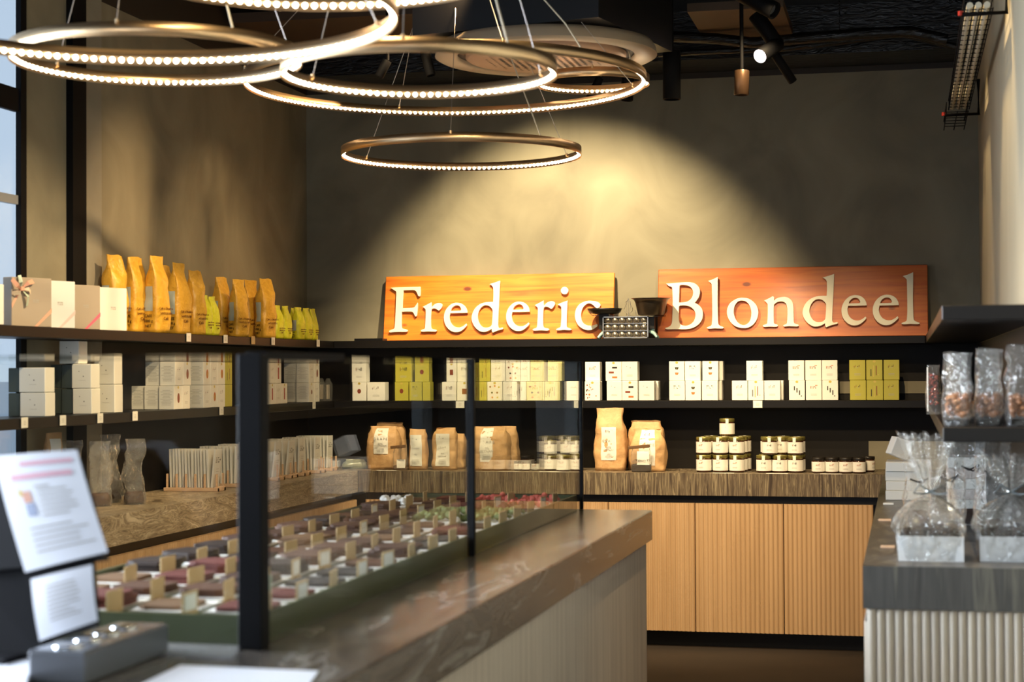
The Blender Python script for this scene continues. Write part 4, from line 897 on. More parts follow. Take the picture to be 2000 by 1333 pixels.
for k, (a, c_) in enumerate(((1585, 1610), (1611.5, 1637), (1638.5, 1664), (1665, 1690))):
    for d_ in range(2):
        jar(jx(a, c_, 9.07), 9.07+.036+d_*.074, CT+.0008, .0335, .080, '%s, %s row, %s from the left' % (JB, ('front', 'rear')[d_], ('first', 'second', 'third', 'fourth')[k]), 0, key='b', lid=LIDB, group='small black-lidded jars', strip=False)
jar(jx(1685, 1697, 9.20)+.012, 9.255, CT+.0008, .0335, .080, 'black-lidded small jar standing apart behind the row on the right', .9, key='b', lid=LIDB, group='small black-lidded jars', strip=False)
for k, (a, c_) in enumerate(((1003, 1017), (1018, 1034), (1036, 1052))):
    jar(jx(a, c_, 9.12), 9.14, CT+.0008, .0215, .05, 'tiny black-lidded jar beside the kraft bags, %s from the left' % (('first', 'second', 'third')[k]), 0, key='t', lid=LIDB, group='tiny jars', strip=False)
# paper price strips lying at the worktop edge
pm = MB().box(-.055, .055, -.012, .012, 0, .0012).mesh('price_strip', WHITE)
for xx, nm in ((1415, 'before the jar stack with a single jar on top'), (1520, 'before the two-tier jar stack'), (1625, 'before the small black-lidded jars'), (1068, 'before the jars seen through the glass'), (735, 'before the kraft bag nearest the corner')):
    p = at(2, CT, xx, 924); link('price_strip', pm, None, (p.x, YF+.018, CT+.0006), 0, 'flat white price strip lying %s' % nm, 'tag', 'price strips on the worktop edge')
# green foil sachets and a grey box at the corner of the left worktop
p = at(2, CT, 690, 912)
b = Bag(.13, .08, .05, .6, .008, 44, .8); link('sachet', b.mesh('sachet', mat('sage_foil', (.20, .21, .14), .3)), None, (-2.98, 9.20, CT+.0008), .4, 'crumpled sage green sachet lying in the worktop corner', 'sachet')
MB().bbox(-.10, .10, -.05, .05, 0, .035, .002).build('flat_box', GREYSIDE, None, (-3.2, 9.28, CT+.0008), .2, label='flat grey box in the worktop corner behind the sachet', cat='box')
# ================================================================ chocolate bars in beech racks on the left worktop
BW_, BH_ = .079, .172
barm = MB(); T_ = .0088
barm.box(0, T_, 0, BW_, 0, BH_)
barm = barm.mesh('chocolate_bar', mat('bar_sleeve', (.74, .74, .72), .5))
blog = logo_mesh(77, .8, (INK, CHOCR, INKG), .0075, .0095); bcap = lines_mesh(9, 4, .044, .045)
ystart = [7.33, 7.62, 7.86, 8.10, 8.30, 8.50, 8.72, 8.94]
NUM = ('first', 'second', 'third', 'fourth', 'fifth', 'sixth', 'seventh', 'eighth', 'ninth', 'tenth', 'eleventh', 'twelfth', 'thirteenth')
ordw = ('nearest', 'second', 'third', 'fourth', 'fifth', 'sixth', 'seventh', 'farthest')
for i, y in enumerate(ystart):
    n = 14 if i == 0 else 11
    pitch = .0150 if i == 0 else .0165
    xf = -3.045-.004*(i % 3)
    x0 = xf-pitch*(n-.3)
    x0 = max(x0, XL+.03)
    rk = thing('bar_rack', 'slotted beech rack of chocolate bars, %s from the near end' % ordw[i], 'rack', (x0-.02, y-.02, CT+.0006), 0, 'beech bar racks')
    Lr = xf-x0+.055
    MB().bbox(0, Lr, 0, .022, 0, .016, .002).bbox(0, Lr, .078, .100, 0, .016, .002).build('rail', RACKW, rk)
    MB().bbox(Lr-.018, Lr, -.002, .102, .0, .020, .002).build('rail', RACKW, rk)
    up = MB().bbox(0, .0055, 0, .016, .014, .078, .001).mesh('upright', RACKW)
    for k in range(n//3+1):
        link('upright', up, rk, (.012+k*3*pitch, .002, 0)); link('upright', up, rk, (.012+k*3*pitch, .080, 0))
    link('upright', up, rk, (Lr-.012, .004, 0)); link('upright', up, rk, (Lr-.012, .078, 0))
    for k in range(n):
        lean = -.03+R_.uniform(-.012, .012); last = k == n-1
        if last: lean = .10 if i in (0, 3, 4) else .02
        xk = x0+k*pitch+.002
        o = link('chocolate_bar', barm, None, (xk, y+.004+R_.uniform(-.003, .003), CT+.0165+(.001 if last else 0)), (0, lean, 0),
                 ('front chocolate bar with dotted logo facing the aisle in the %s beech rack' if last else 'thin white chocolate bar, '+NUM[k]+' from the wall, in the %s beech rack') % ordw[i], 'chocolate bar', 'chocolate bars in the %s rack' % ordw[i])
        if last:
            link('logo', blog, o, (T_+.0006, BW_/2, BH_*.72), math.pi/2); link('caption', bcap, o, (T_+.0006, BW_/2, BH_*.38), math.pi/2)
# clear bags on the left worktop beside the racks
for k, (xx, yy_, h_, wd) in enumerate(((-3.24, 6.36, .265, 'nearest'), (-3.15, 6.44, .26, 'second'), (-3.06, 6.56, .265, 'third'), (-3.20, 6.62, .28, 'last'))):
    b = Bag(.085, .06, h_, .35, .012, 60+k, 1.0); o = link('cellophane_bag', b.mesh('cellophane_bag', FILM, n=28, rows=14, smooth=False), None, (xx, yy_, CT+.0008), .3+.2*k, '%s tall cellophane bag standing on the left worktop before the bar racks' % wd, 'bag', 'cellophane bags on the left worktop')
    f = Bag(.075, .05, .05, .9, .006, 70+k, .9); link('sweets', f.mesh('sweets', CHOCS[k % 3+0], rows=6), o, (0, 0, .003))
b = Bag(.07, .05, .12, .8, .004, 90, 1); link('sample_bag', b.mesh('sample_bag', KRAFT), None, (XL+.075, at(0, XL+.07, 110, 850).y, CT+.13), 0) if False else None
p = at(0, XL+.08, 108, 880)
o = link('kraft_pouch', Bag(.075, .05, .30, .8, .006, 91, .9).mesh('kraft_pouch', KRAFT), None, (XL+.07, p.y, CT+.0008), 1.0, 'kraft pouch with pale label against the left window', 'bag')
link('paper_label', flatpatch(Bag(.075, .05, .30, .8, .006, 91, .9), 'paper_label', WHITE, -.6, .6, .4, .92), o)
# cellophane packs on the left lower shelf next to the corner
for k, (pp, wd) in enumerate(((644, 'left'), (662, 'middle'), (676, 'right'))):
    y = at(0, SX-.05, pp, 780).y
    if y > 9.33: y = 9.30-.06*(2-k)
    b = Bag(.055, .04, .125, .7, .005, 95+k, .95); o = link('cellophane_pack', b.mesh('cellophane_pack', FILMT, n=24, rows=10, smooth=False), None, (SX-.06-.02*k, y, SH2+.0008), LW, '%s clear pack with white card on the shelf corner' % wd, 'bag', 'clear packs on the shelf corner')
    link('card_insert', MB().bbox(-.018, .018, -.004, .004, .01, .09, .001).mesh('card_insert', TAUPE), o)
# ================================================================ glass display case on the island
GX, GY0, GY1, GZ = -1.225, 3.165, 6.585, 1.468
GXL = -1.90
case = thing('display_case', 'glass display case with black steel posts covering the chocolate slabs', 'display case', (GX, GY0, CT+.0006))
H_ = GZ-CT
MB().bbox(-.028, .020, -.024, .022, 0, H_-.002, .002).build('post', BLACKM, case)
for y, w_ in ((4.862-GY0, .0105), (6.59-GY0, .008)): MB().bbox(-w_, w_, y-w_, y+w_, 0, H_-.002, .001).build('post', BLACKM, case)
MB().box(-.004, .002, .024, 4.862-GY0-.012, .002, H_-.008).build('pane', GLASS, case)
MB().box(-.004, .002, 4.862-GY0+.012, 6.59-GY0-.009, .002, H_-.008).build('pane', GLASS, case)
MB().box(GXL-GX, .002, .0, 6.59-GY0, H_-.007, H_-.001).build('top_pane', GLASS, case)
MB().box(GXL-GX, -.03, -.003, .003, .002, H_-.008).build('pane', GLASS, case)
MB().box(GXL-GX, -.012, 6.59-GY0-.003, 6.59-GY0+.003, .002, H_-.008).build('pane', GLASS, case)
MB().bbox(-.028, .016, .022, .50, H_-.012, H_+.003, .001).build('top_frame', BLACKM, case)
# green base tray
tz = .047
tr = thing('display_tray', 'long moss green tray with raised rim holding the chocolate inside the glass case', 'tray', (0, 0, CT+.0006))
TX0, TX1, TY0, TY1 = -1.90, -1.236, 3.02, 6.56
TY0 = 3.20
MB().box(TX1-.008, TX1, TY0, TY1, 0, tz+.010).build('rim', GREENB, tr)
MB().box(TX0, TX1-.009, TY0, TY0+.008, 0, tz+.010).build('rim', GREENB, tr)
MB().box(TX0, TX0+.008, TY0+.009, TY1, 0, tz+.010).build('rim', GREENB, tr)
MB().box(TX0+.009, TX1-.009, TY0+.009, TY1-.009, 0, tz-.004).build('base_board', GREENB, tr)
MB().box(TX0+.009, TX1-.009, TY1-.008, TY1, 0, tz+.010).build('rim', GREENB, tr)
tile = MB(); 
ZT = CT+tz-.0025
def slab_mesh(m, seed, w=.122, l=.142, t=.008):
    r = random.Random(seed); n = 14; vs = []
    P = []
    for k in range(n):
        a = 2*math.pi*k/n; cx, cy = sup(a, 5); j = 1-r.uniform(0, .10); P.append((cx*w/2*j, cy*l/2*j))
    mb = MB(); k = len(P)
    vs = [(x, y, 0) for x, y in P]+[(x*.985, y*.985, t*r.uniform(.85, 1.05)) for x, y in P]
    mb.add(vs, [tuple(range(k))[::-1], tuple(range(k, 2*k))]+[(i, (i+1) % k, (i+1) % k+k, i+k) for i in range(k)])
    return mb.mesh('slab', m)
SLABS = {}
def slab(mi, s): 
    k = (mi, s % 3)
    if k not in SLABS: SLABS[k] = slab_mesh(CHOCS[mi], mi*7+s % 3)
    return SLABS[k]
linm = MB().box(-.070, .070, -.088, .088, 0, .0015).mesh('paper_liner', IVORY)
cardm = MB().box(-.0012, .0012, -.037, .037, 0, .045).mesh('price_card', KCARD)
cardw = MB().box(-.0002, .0002, -.028, .028, .008, .040).mesh('white_note', WHITE)
cft = MB().box(-.010, .010, -.018, .018, 0, .003).mesh('foot', KCARD)
rowsX = ((-1.323, 'aisle row'), (-1.487, 'second row from aisle'), (-1.651, 'third row from aisle'), (-1.812, 'row farthest from aisle'))
nums = ('first', 'second', 'third', 'fourth', 'fifth', 'sixth', 'seventh', 'eighth', 'ninth', 'tenth', 'eleventh', 'twelfth', 'thirteenth', 'fourteenth', 'fifteenth', 'sixteenth')
cname = ('dark', 'milk', 'brown', 'ruby', 'grey', 'hazel')
rc = random.Random(21)
special = {(0, 10): 'green', (0, 11): 'green', (0, 13): 'coral', (0, 14): 'coral', (1, 14): 'coral', (0, 12): 'ruby', (1, 10): 'green', (1, 11): 'green', (3, 13): 'sugar'}
def lumps(m, seed, n=34, w=.12, l=.15, s=.013, name='pieces', zz=.012):
    r = random.Random(seed); mb = MB()
    for k in range(n):
        x, y = r.uniform(-w/2, w/2), r.uniform(-l/2, l/2); rr = s*r.uniform(.6, 1.1); z = rr*.85+r.uniform(0, zz)
        mb.lathe([(rr*.2, -rr*.8), (rr*.9, -rr*.3), (rr, .1*rr), (rr*.6, rr*.7), (.0004, rr*.9)], 7, (x, y, z), smooth=True, cap=False)
    return mb.mesh(name, m)
LUMP = {'green': lumps(PISTA, 1), 'coral': lumps(CORAL, 2, 40, s=.011), 'ruby': lumps(CHOCS[3], 3), 'sugar': lumps(IVORY, 4, 22, .09, .10, .015), 'nut': lumps(CHOCS[5], 6, 30)}
for ri, (x, rn) in enumerate(rowsX):
    for ci in range(16):
        y = 3.31+.2085*ci
        if y > 6.38: continue
        what = special.get((ri, ci)) or None
        if ri == 0 and ci in (2, 3, 6, 7): mi, n = 4, 1
        elif ri == 0 and ci in (0, 1, 4): mi, n = rc.choice((3, 1)), 1
        else: mi, n = rc.choice((0, 1, 1, 2, 2, 2, 3, 5)), rc.choice((1, 2, 2, 3))
        if ri == 3 and ci in (3, 4, 5): mi, n = 0, 3
        word = {'green': 'mossy green pistachio pieces', 'coral': 'coral pink berry pieces', 'ruby': 'dark ruby clusters', 'sugar': 'sugar-white clusters', 'nut': 'nutty brown clusters'}.get(what) or '%s %s chocolate slab%s' % (('one', 'two', 'three', 'four')[n-1], cname[mi], '' if n == 1 else 's')
        t = thing('chocolate_stack', '%s on paper, %s from near end, %s' % (word, nums[ci], rn), 'chocolate', (x-.004, y+.085, ZT), rc.uniform(-.05, .05), 'chocolate laid out in the glass case')
        link('paper_liner', linm, t)
        if what: link('pieces', LUMP[what], t, (0, 0, .002), kind='stuff')
        else:
            for q in range(n): link('slab', slab(mi, q+ci), t, (rc.uniform(-.006, .006), rc.uniform(-.010, .010), .0018+q*.0088), rc.uniform(-.10, .10))
        cy = y-.020
        c_ = link('price_card', cardm, None, (x+.072, cy, ZT+.0005), rc.uniform(-.12, .12), 'kraft price card before the %s stack, %s' % (nums[ci], rn), 'price card', 'price cards in the glass case')
        link('foot', cft, c_)
        if rc.random() < .28: link('white_note', cardw, c_, (.0016, 0, 0)); c_['label'] = 'kraft price card with white note before the %s stack, %s' % (nums[ci], rn)
# tall green card at the near corner
MB().box(-.0012, .0012, -.045, .045, 0, .075).build('price_card', mat('sage_card', (.30, .36, .24), .5), None, (-1.262, 3.30, ZT+.0005), 0, label='taller sage green card at the near corner of the tray by the thick black post', cat='price card')
# ================================================================ ring lamps
ICO = None
def ico():
    global ICO
    if ICO is None:
        mb = MB(); r = .0066
        mb.lathe([(.0003, -r), (r*.7, -r*.7), (r, 0), (r*.7, r*.7), (.0003, r)], 8, smooth=True, cap=False); ICO = mb.mesh('led', LED)
    return ICO
def ring(cx_px, Yn, Yf, ynb, yfb, label, band=.040, pitch=.0232, cables=3, apex=None, phase=.5, zext=None):
    """centre column cx_px; near and far edges at depths Yn and Yf (along the lens axis)"""
    yh = lambda x: 722.4-.0056*(x-1000)*1.0
    d = Yf-Yn; Ym = (Yn+Yf)/2
    Hn = (yh(cx_px)-ynb)*Yn/FPX; Hf = (yh(cx_px)-yfb)*Yf/FPX; z = 1.43+(Hn+Hf)/2
    # world centre: depth along the lens axis Ym, column cx_px
    P = EYE+FW*Ym+RT*((cx_px-1000)/FPX*Ym); c_ = Vector((P.x, P.y, z if zext is None else zext))
    R = d/2
    o = thing('ring_lamp', label, 'lamp', c_, 0, 'bronze LED ring lamps')
    n = 96; mb = MB()
    prof = [(R-.0015, 0), (R+.0015, 0), (R+.0015, band), (R-.0015, band)]
    vs = []
    for k in range(n):
        a = 2*math.pi*k/n
        for r, zz in prof: vs.append((r*math.cos(a), r*math.sin(a), zz))
    fs = []
    for k in range(n):
        k2 = (k+1) % n
        for j in range(4):
            j2 = (j+1) % 4; fs.append((k*4+j, k2*4+j, k2*4+j2, k*4+j2))
    mb.add(vs, fs, 0, False)
    me = mb.mesh('band', BRONZE); me.polygons.foreach_set('use_smooth', [i % 4 in (1, 3) for i in range(len(me.polygons))]); 
    link('band', me, o)
    m = int(2*math.pi*R/pitch)
    for k in range(m):
        a = 2*math.pi*(k+phase)/m; link('led', ico(), o, ((R-.0090)*math.cos(a), (R-.0090)*math.sin(a), band*.28))
    ap = Vector((0, 0, ZC-.03-c_.z)) if apex is None else Vector(apex)-c_
    for k in range(cables):
        a = 2*math.pi*(k+.18+phase*.3)/cables; p = Vector((R*math.cos(a), R*math.sin(a), band))
        MB().tube([p, ap], .0013, 6).build('cable', STEELW, o)
        MB().lathe([(.005, -.006), (.005, .006)], 10, tuple(p)).build('cable_clip', BRONZE, o)
    q = Vector((R*.8, -R*.6, band))
    MB().tube([q, q*.9+Vector((0, 0, .10)), q*.55+ap*.4, ap], .0028, 6).build('power_cord', CABLEB, o)
    MB().lathe([(.045, 0), (.045, .028), (.04, .03)], 20, tuple(ap)).build('canopy', BLACKM, o)
    return o
ring(903, 6.90, 7.92, 269.5, 331, 'lowest bronze LED ring, hanging alone above the left name board', .038)
ring(308, 4.66, 5.50, 62, 165, 'bronze LED ring at the left, its lit arc crossed by the larger ring', .039)
ring(821, 4.42, 5.18, 96, 188, 'bronze LED ring whose right tip overlaps the round air unit', .040)
ring(872, 6.03, 7.60, 92, 221, 'widest bronze LED ring, hanging under the round air unit', .040, cables=4)
ring(1161, 7.32, 7.81, 146.5, 175, 'smallest bronze LED ring, under the right half of the round air unit', .040)
ring(250, 3.27, 4.47, -98, 124, 'large near bronze LED ring sweeping across the upper left corner', .040)
ring(612, 3.35, 4.25, -165, 8, 'LED ring cut off by the top picture edge', .040)
# ================================================================ ceiling fixtures
def tubelamp(name, p0, p1, r, label, m=BLACKM, lens=None, stem=True):
    p0, p1 = Vector(p0), Vector(p1); d = (p1-p0); L_ = d.length; d.normalize()
    o = thing(name, label, 'spotlight', p0, 0, 'tube spotlights under the ceiling')
    mb = MB(); q = d.to_track_quat('Z', 'Y')
    def tf(mb2):
        mb2.v = [tuple(q @ Vector(v)) for v in mb2.v]; return mb2
    tf(MB().lathe([(r*.96, 0), (r, .004), (r, L_-.002), (r*.9, L_), (r*.86, L_-.02), (.0005, L_-.024)], 28)).build('housing', m, o)
    tf(MB().lathe([(r*.80, L_-.021), (r*.75, L_-.016), (.0005, L_-.0155)], 24, cap=False)).build('lens', lens or VOID, o)
    if stem:
        s0 = (0, 0, 0); MB().tube([s0, (0, 0, ZC-p0.z-.002)], .009, 8).build('stem', BLACKM, o)
        MB().lathe([(.045, 0), (.045, .02)], 20, (0, 0, ZC-p0.z-.022)).build('mount', BLACKM, o)
    return o
V = lambda x, y, Y: at(1, Y, x, y)
tubelamp('spotlight', V(1312, 100, 7.9), V(1312, 195, 7.9), .041, 'black cylinder spotlight hanging right of the round air unit')
tubelamp('spotlight', V(1449, 138, 7.85), V(1448, 186, 7.85), .034, 'short bronze cylinder spotlight left of the three-headed one', grain('warm_bronze_tube', [(.3, (.07, .038, .02)), (.7, (.10, .055, .03))], (1, 1, 1), 3, 3, 0, .35, metal=.6))
tubelamp('spotlight', V(1228, 130, 8.0), V(1224, 197, 8.0), .030, 'slim dark cylinder spotlight seen behind the smallest ring')
tubelamp('spotlight', V(1172, 152, 8.0), V(1150, 196, 8.0), .020, 'small tilted black spotlight under the round air unit')
tubelamp('spotlight', V(830, 100, 8.0), V(842, 148, 8.0), .024, 'small black spotlight left of the round air unit')
tubelamp('spotlight', V(757, 118, 8.0), V(740, 150, 8.0), .022, 'small tilted black spotlight between the ring cables')
# three-headed fixture
LIT = mat('lit_lens', (1, .9, .9), .4, emit=(1, .86, .84), es=9)
hub = V(1470, 10, 7.9)
tri = thing('spotlight_cluster', 'black three-headed tube spotlight, its left head lit', 'spotlight', hub, 0)
def head(p0, p1, r, lens, nm='head'):
    p0, p1 = Vector(p0)-hub, Vector(p1)-hub; d = p1-p0; L_ = d.length; q = d.normalized().to_track_quat('Z', 'Y')
    mb = MB().lathe([(r*.94, 0), (r, .004), (r, L_-.002), (r*.93, L_), (r*.86, L_-.018), (.0005, L_-.020)], 28); mb.v = [tuple((q @ Vector(v))+p0) for v in mb.v]
    h = mb.build(nm, BLACKM, tri)
    l = MB().lathe([(r*.90, L_-.001 if lens is LIT else L_-.019), (.0005, L_+.001 if lens is LIT else L_-.018)], 24, cap=False); l.v = [tuple((q @ Vector(v))+p0) for v in l.v]
    l.build('lens', lens, h)
head(V(1432, -22, 7.8), V(1514, 22, 7.72), .040, DEVG)
head(V(1475, 28, 7.95), V(1519, 90, 7.95), .036, VOID)
head(V(1519, 86, 7.95), V(1484, 110, 7.82), .034, LIT)
head(V(1513, 105, 8.0), V(1549, 160, 8.06), .021, VOID)
MB().tube([(0, 0, 0), (0, 0, ZC-hub.z-.002)], .014, 10).build('stem', BLACKM, tri)
# round ceiling cassette
cc = Vector((-1.497, 7.29, 2.78)); RC = .475
cas = thing('air_conditioner', 'round beige ceiling air unit with perforated centre disc', 'air unit', cc)
MB().lathe([(RC, 0), (RC*.99, .03), (RC*.96, .05), (RC*.80, .06), (RC*.80, .0), (RC*.82, -.006), (RC*.97, -.008), (RC, 0)], 72, cap=False).build('bezel', BEIGEC, cas)
MB().lathe([(RC*.80, .05), (RC*.80, .012), (RC*.70, .012), (RC*.70, .05)], 60, cap=False).build('air_slot', VOID, cas)
MB().lathe([(RC*.725, .008), (RC*.725, -.006), (RC*.70, -.014), (RC*.2, -.018), (.0005, -.018)], 60, cap=False).build('centre_disc', GRILLE, cas)
g = MB(); gr = RC*.55; st = .030
k = int(gr/st)
for i in range(-k, k+1):
    for j in range(-k, k+1):
        x, y = (i+.0)*st, j*st; rr = math.hypot(x, y)
        if rr < gr and not (rr > gr*.8 and (i*7+j*3) % 3 == 0):
            s_ = .0118 if rr < gr*.8 else .007
            g.add([(x-s_, y, -.0188), (x, y-s_, -.0188), (x+s_, y, -.0188), (x, y+s_, -.0188)], [(0, 1, 2, 3)])
g.build('perforation', VOID, cas, kind='stuff')
MB().box(-.42, .42, -.42, .42, .055, .30).build('casing', BLACK, cas, rz=-YAW)
MB().tube([(.3, .3, .3), (.3, .3, ZC-cc.z)], .008).build('hanger', BLACKM, cas); MB().tube([(-.3, -.3, .3), (-.3, -.3, ZC-cc.z)], .008).build('hanger', BLACKM, cas)
# cable trays along the right wall
def ctray(x, y0, y1, z, label, cables, w=.10):
    t = thing('cable_tray', label, 'cable tray', (x, y0, z)); L_ = y1-y0
    b = MB()
    for q in (0, w/2, w): b.tube([(q, 0, 0), (q, L_, 0)], .0025, 6)
    for q in (0, w): b.tube([(q, 0, .045), (q, L_, .045)], .0025, 6)
    b.build('side_wire', BLACKM, t)
    cw = MB().tube([(0, 0, .045), (0, 0, 0), (w, 0, 0), (w, 0, .045)], .0022, 6).mesh('cross_wire', BLACKM)
    n = int(L_/.10)
    for k in range(n): link('cross_wire', cw, t, (0, .01+k*.10, 0))
    if cables:
        for q in range(3): MB().tube([(.018+q*.03, -.02, .010), (.018+q*.03, L_, .010)], .012, 8).build('cable', CABLEB, t)
    MB().tube([(-.01, .06, -.006), (w+.05, .06, -.006), (w+.05, .06, .16)], .009, 8).build('bracket', BLACKM, t)
    MB().lathe([(.010, 0), (.010, .016)], 10, (-.012, .06, -.010)).build('cap', REDCAP, t)
    return t
ctray(.215, 6.5, 9.0, 2.735, 'wire cable tray with beige cables high on the right wall', True)
ctray(.195, 8.55, 9.2, 2.66, 'black wire cable tray near the back right corner', False)
# ================================================================ right hand side: baskets, nut bags, stacked boxes
def basket(x0, x1, yb, yt, label, seed, fillm):
    A = at(2, CT, x0, yb); B_ = at(1, A.y, x1, yb); w_ = B_.x-A.x; h = at(1, A.y, x0, yt).z-CT; d = w_*.95
    cx = (A.x+B_.x)/2
    t = thing('gift_basket', label, 'gift', (cx, A.y+d/2, CT+.0008), 0, 'cellophane wrapped gift baskets')
    bx = MB(); th = .004
    bx.box(-w_/2, w_/2, -d/2, -d/2+th, 0, h).box(-w_/2, w_/2, d/2-th, d/2, 0, h).box(-w_/2, -w_/2+th, -d/2+th, d/2-th, 0, h).box(w_/2-th, w_/2, -d/2+th, d/2-th, 0, h).box(-w_/2+th, w_/2-th, -d/2+th, d/2-th, 0, th)
    bx.build('card_box', mat('cool_white_card', (.62, .64, .68), .45), t)
    r = random.Random(seed); mb = MB()
    for k in range(40):
        x, y = r.uniform(-.4, .4)*w_, r.uniform(-.4, .4)*d; rr = r.uniform(.010, .018); z = h*.75+.035*(1-(abs(x)+abs(y))/w_)+r.uniform(-.008, .010)
        mb.lathe([(rr*.3, -rr*.8), (rr, -rr*.2), (rr*.8, rr*.6), (.0004, rr*.8)], 8, (x, y, z), cap=False)
    mb.build('chocolates', fillm, t, kind='stuff')
    # cellophane: square at the box, gathered neck, flaring crown
    n = 64; mb = MB(); vs = []
    nk = h+.118; up = .10 if seed == 9 else .155
    prof = [(1.00, .002, 1), (1.02, h*.6, 1), (1.05, h*1.05, .95), (1.12, h+.022, .8), (1.04, h+.050, .6), (.70, h+.082, .35), (.28, nk-.014, .1), (.13, nk, 0), (.30, nk+up*.2, 0), (.55, nk+up*.5, 0), (.72, nk+up*.8, 0), (.80, nk+up, 0)]
    for j, (s, z, sq) in enumerate(prof):
        for k in range(n):
            a = 2*math.pi*k/n; cx_, cy_ = sup(a, 2+6*sq)
            f = noise.noise(Vector((math.cos(a)*3.1, math.sin(a)*3.1, seed+z*2.5)))
            g = math.sin(a*11+seed+2*math.sin(a*3))*.5+math.sin(a*17+z*9)*.35
            amp = (.03 if j < 3 else .13 if j < 6 else .05 if j < 8 else .34)
            rr = s*w_/2*(1+amp*(f*1.6+g*.8))+.001
            if j == 0: rr = w_/2*1.01
            zz = z+(0 if j < 8 else .03*(f+g*.35)*(j-7)/4)
            vs.append((rr*cx_, rr*cy_*(d/w_ if j < 6 else (.95 if j < 8 else .55)), zz))
    fs = [(j*n+k, j*n+(k+1) % n, (j+1)*n+(k+1) % n, (j+1)*n+k) for j in range(len(prof)-1) for k in range(n)]
    mb.add(vs, fs, 0, False)
    mb.build('cellophane', FILM, t)
    mb = MB(); mb.lathe([(w_*.075, -.006), (w_*.08, 0), (w_*.075, .006)], 20, (0, 0, nk)); 
    mb.build('tie', mat('silver_tie', (.75, .75, .72), .25, .6), t)
    b = MB()
    for q in (-1, 1): b.tube([(0, -.012, nk), (q*.03, -.03, nk+.022), (q*.045, -.03, nk-.003), (q*.02, -.02, nk-.006), (0, -.012, nk)], .003, 6)
    b.build('bow', mat('grey_bow', (.12, .14, .15), .4), t)
    return t
basket(1755, 1883, 1097, 1048, 'cellophane wrapped white box of chocolates, the left and fully visible one', 3, CHOCS[0])
basket(1914, 2046, 1098, 1049, 'cellophane wrapped white box of chocolates cut off by the right picture edge', 9, CHOCS[0])
# a second rank of wrapped gifts farther back
def wrapped(x, y, h, label, seed, w_=.10):
    b = Bag(w_, w_*.7, h, .45, .010, seed, 1.25); o = link('cellophane_bag', b.mesh('cellophane_bag', FILM, n=32, rows=16, smooth=False), None, (x, y, CT+.0008), .2, label, 'bag', 'cellophane bags on the right worktop')
    f = Bag(w_*.85, w_*.6, .05, .9, .006, seed+1, .9); link('chocolates', f.mesh('chocolates', CHOCS[2], rows=6), o, (0, 0, .003))
    MB().tube([(0, -.012, h*.62), (.03, -.03, h*.68), (.012, -.02, h*.61), (-.03, -.03, h*.67), (0, -.012, h*.62)], .003, 6).build('bow', IRON, o)
wrapped(.115, 5.55, .30, 'tall cellophane bag behind the left gift basket', 101)
wrapped(.26, 5.75, .31, 'tall cellophane bag with a dark bow behind the right gift basket', 105)
wrapped(.20, 6.15, .30, 'cellophane bag against the right wall under the nut shelf', 109)
wrapped(.03, 6.05, .24, 'slim cellophane bag left of the others on the right worktop', 113, .08)
# white flat boxes stacked at the back of the right worktop
for k in range(4):
    h = .0385
    o = MB().bbox(-.09, .09, 0, .24, 0, h-.0012, .0015).build('flat_box', WHITE, None, (.000+.002*(k % 2), 7.25+.004*(k % 3), CT+.0008+k*h), .012*(k % 3-1), label='white flat box, %s from the bottom of the left stack on the right worktop' % ('first', 'second', 'third', 'fourth', 'fifth')[k], cat='box', group='flat boxes on the right worktop')
for k in range(5):
    h = .040
    MB().bbox(-.07, .07, 0, .22, 0, h-.0012, .0015).build('flat_box', mat('blush_card', (.60, .52, .48), .5) if k % 2 else WHITE, None, (.215, 6.75+.004*(k % 2), CT+.0008+k*h), .01*(k % 2), label='%s flat box, %s from the bottom of the stack close to the right wall' % ('blush' if k % 2 else 'white', ('first', 'second', 'third', 'fourth', 'fifth')[k]), cat='box', group='flat boxes on the right worktop')
# tilted carton leaning on the stack
p = at(1, 7.6, 1752, 880)
MB().bbox(-.0375, .0375, -.0375, .0375, 0, .075, .002).build('carton_cube', WHITE, None, (p.x-.002, 7.34, CT+.1725), (0, .38, .30), label='small cream cube carton turned on top of the left flat box stack', cat='box')
for xx, yy_, nm in ((1728, 1019, 'farther'), (1734, 1072, 'nearer')):
    p = at(2, CT, xx, yy_); w_ = .042 if nm == 'nearer' else .044
    MB().bbox(-w_/2, w_/2, -.006, .006, 0, .008, .001).build('card_holder', RACKW, None, (p.x, p.y, CT+.0006), 0, label='small wooden card holder on the right worktop, the %s one' % nm, cat='card holder', group='card holders on the right worktop')
p = at(2, CT, 1735, 987); MB().bbox(-.02, .02, -.005, .005, 0, .008, .001).build('card_holder', WHITE, None, (p.x, p.y, CT+.0006), 0, label='small white card holder in front of the flat box stack', cat='card holder')
# nut bags on the right shelf
nutm = lumps(NUTS, 8, 60, .052, .036, .0105, 'nuts', .050); FILMN = clear('bag_film', (.97, .97, .96), .05, .08, bump=1.0, milk=.05, facing=1.4)
for k, (xx, Y, wd) in enumerate(((.135, 5.00, 'front rank left'), (.218, 5.02, 'front rank middle'), (.303, 5.00, 'front rank right'), (.150, 5.20, 'second rank left'), (.235, 5.22, 'second rank middle'), (.315, 5.20, 'second rank right'), (.150, 5.42, 'third rank left'), (.240, 5.44, 'third rank right'))):
    b = Bag(.070, .050, .205+.010*(k % 3), .50, .008, 120+k, 1.02)
    o = link('nut_bag', b.mesh('nut_bag', FILMN, n=36, rows=18, smooth=False), None, (xx, Y, SH2+.0008), .15*(k % 3-1), 'clear bag of caramelised nuts on the right shelf, %s' % wd, 'bag', 'nut bags on the right shelf')
    link('nuts', nutm, o, (0, 0, .022), kind='stuff')
    MB().bbox(-.032, .032, -.022, .022, .001, .020, .002).build('card_base', BLACK, o)
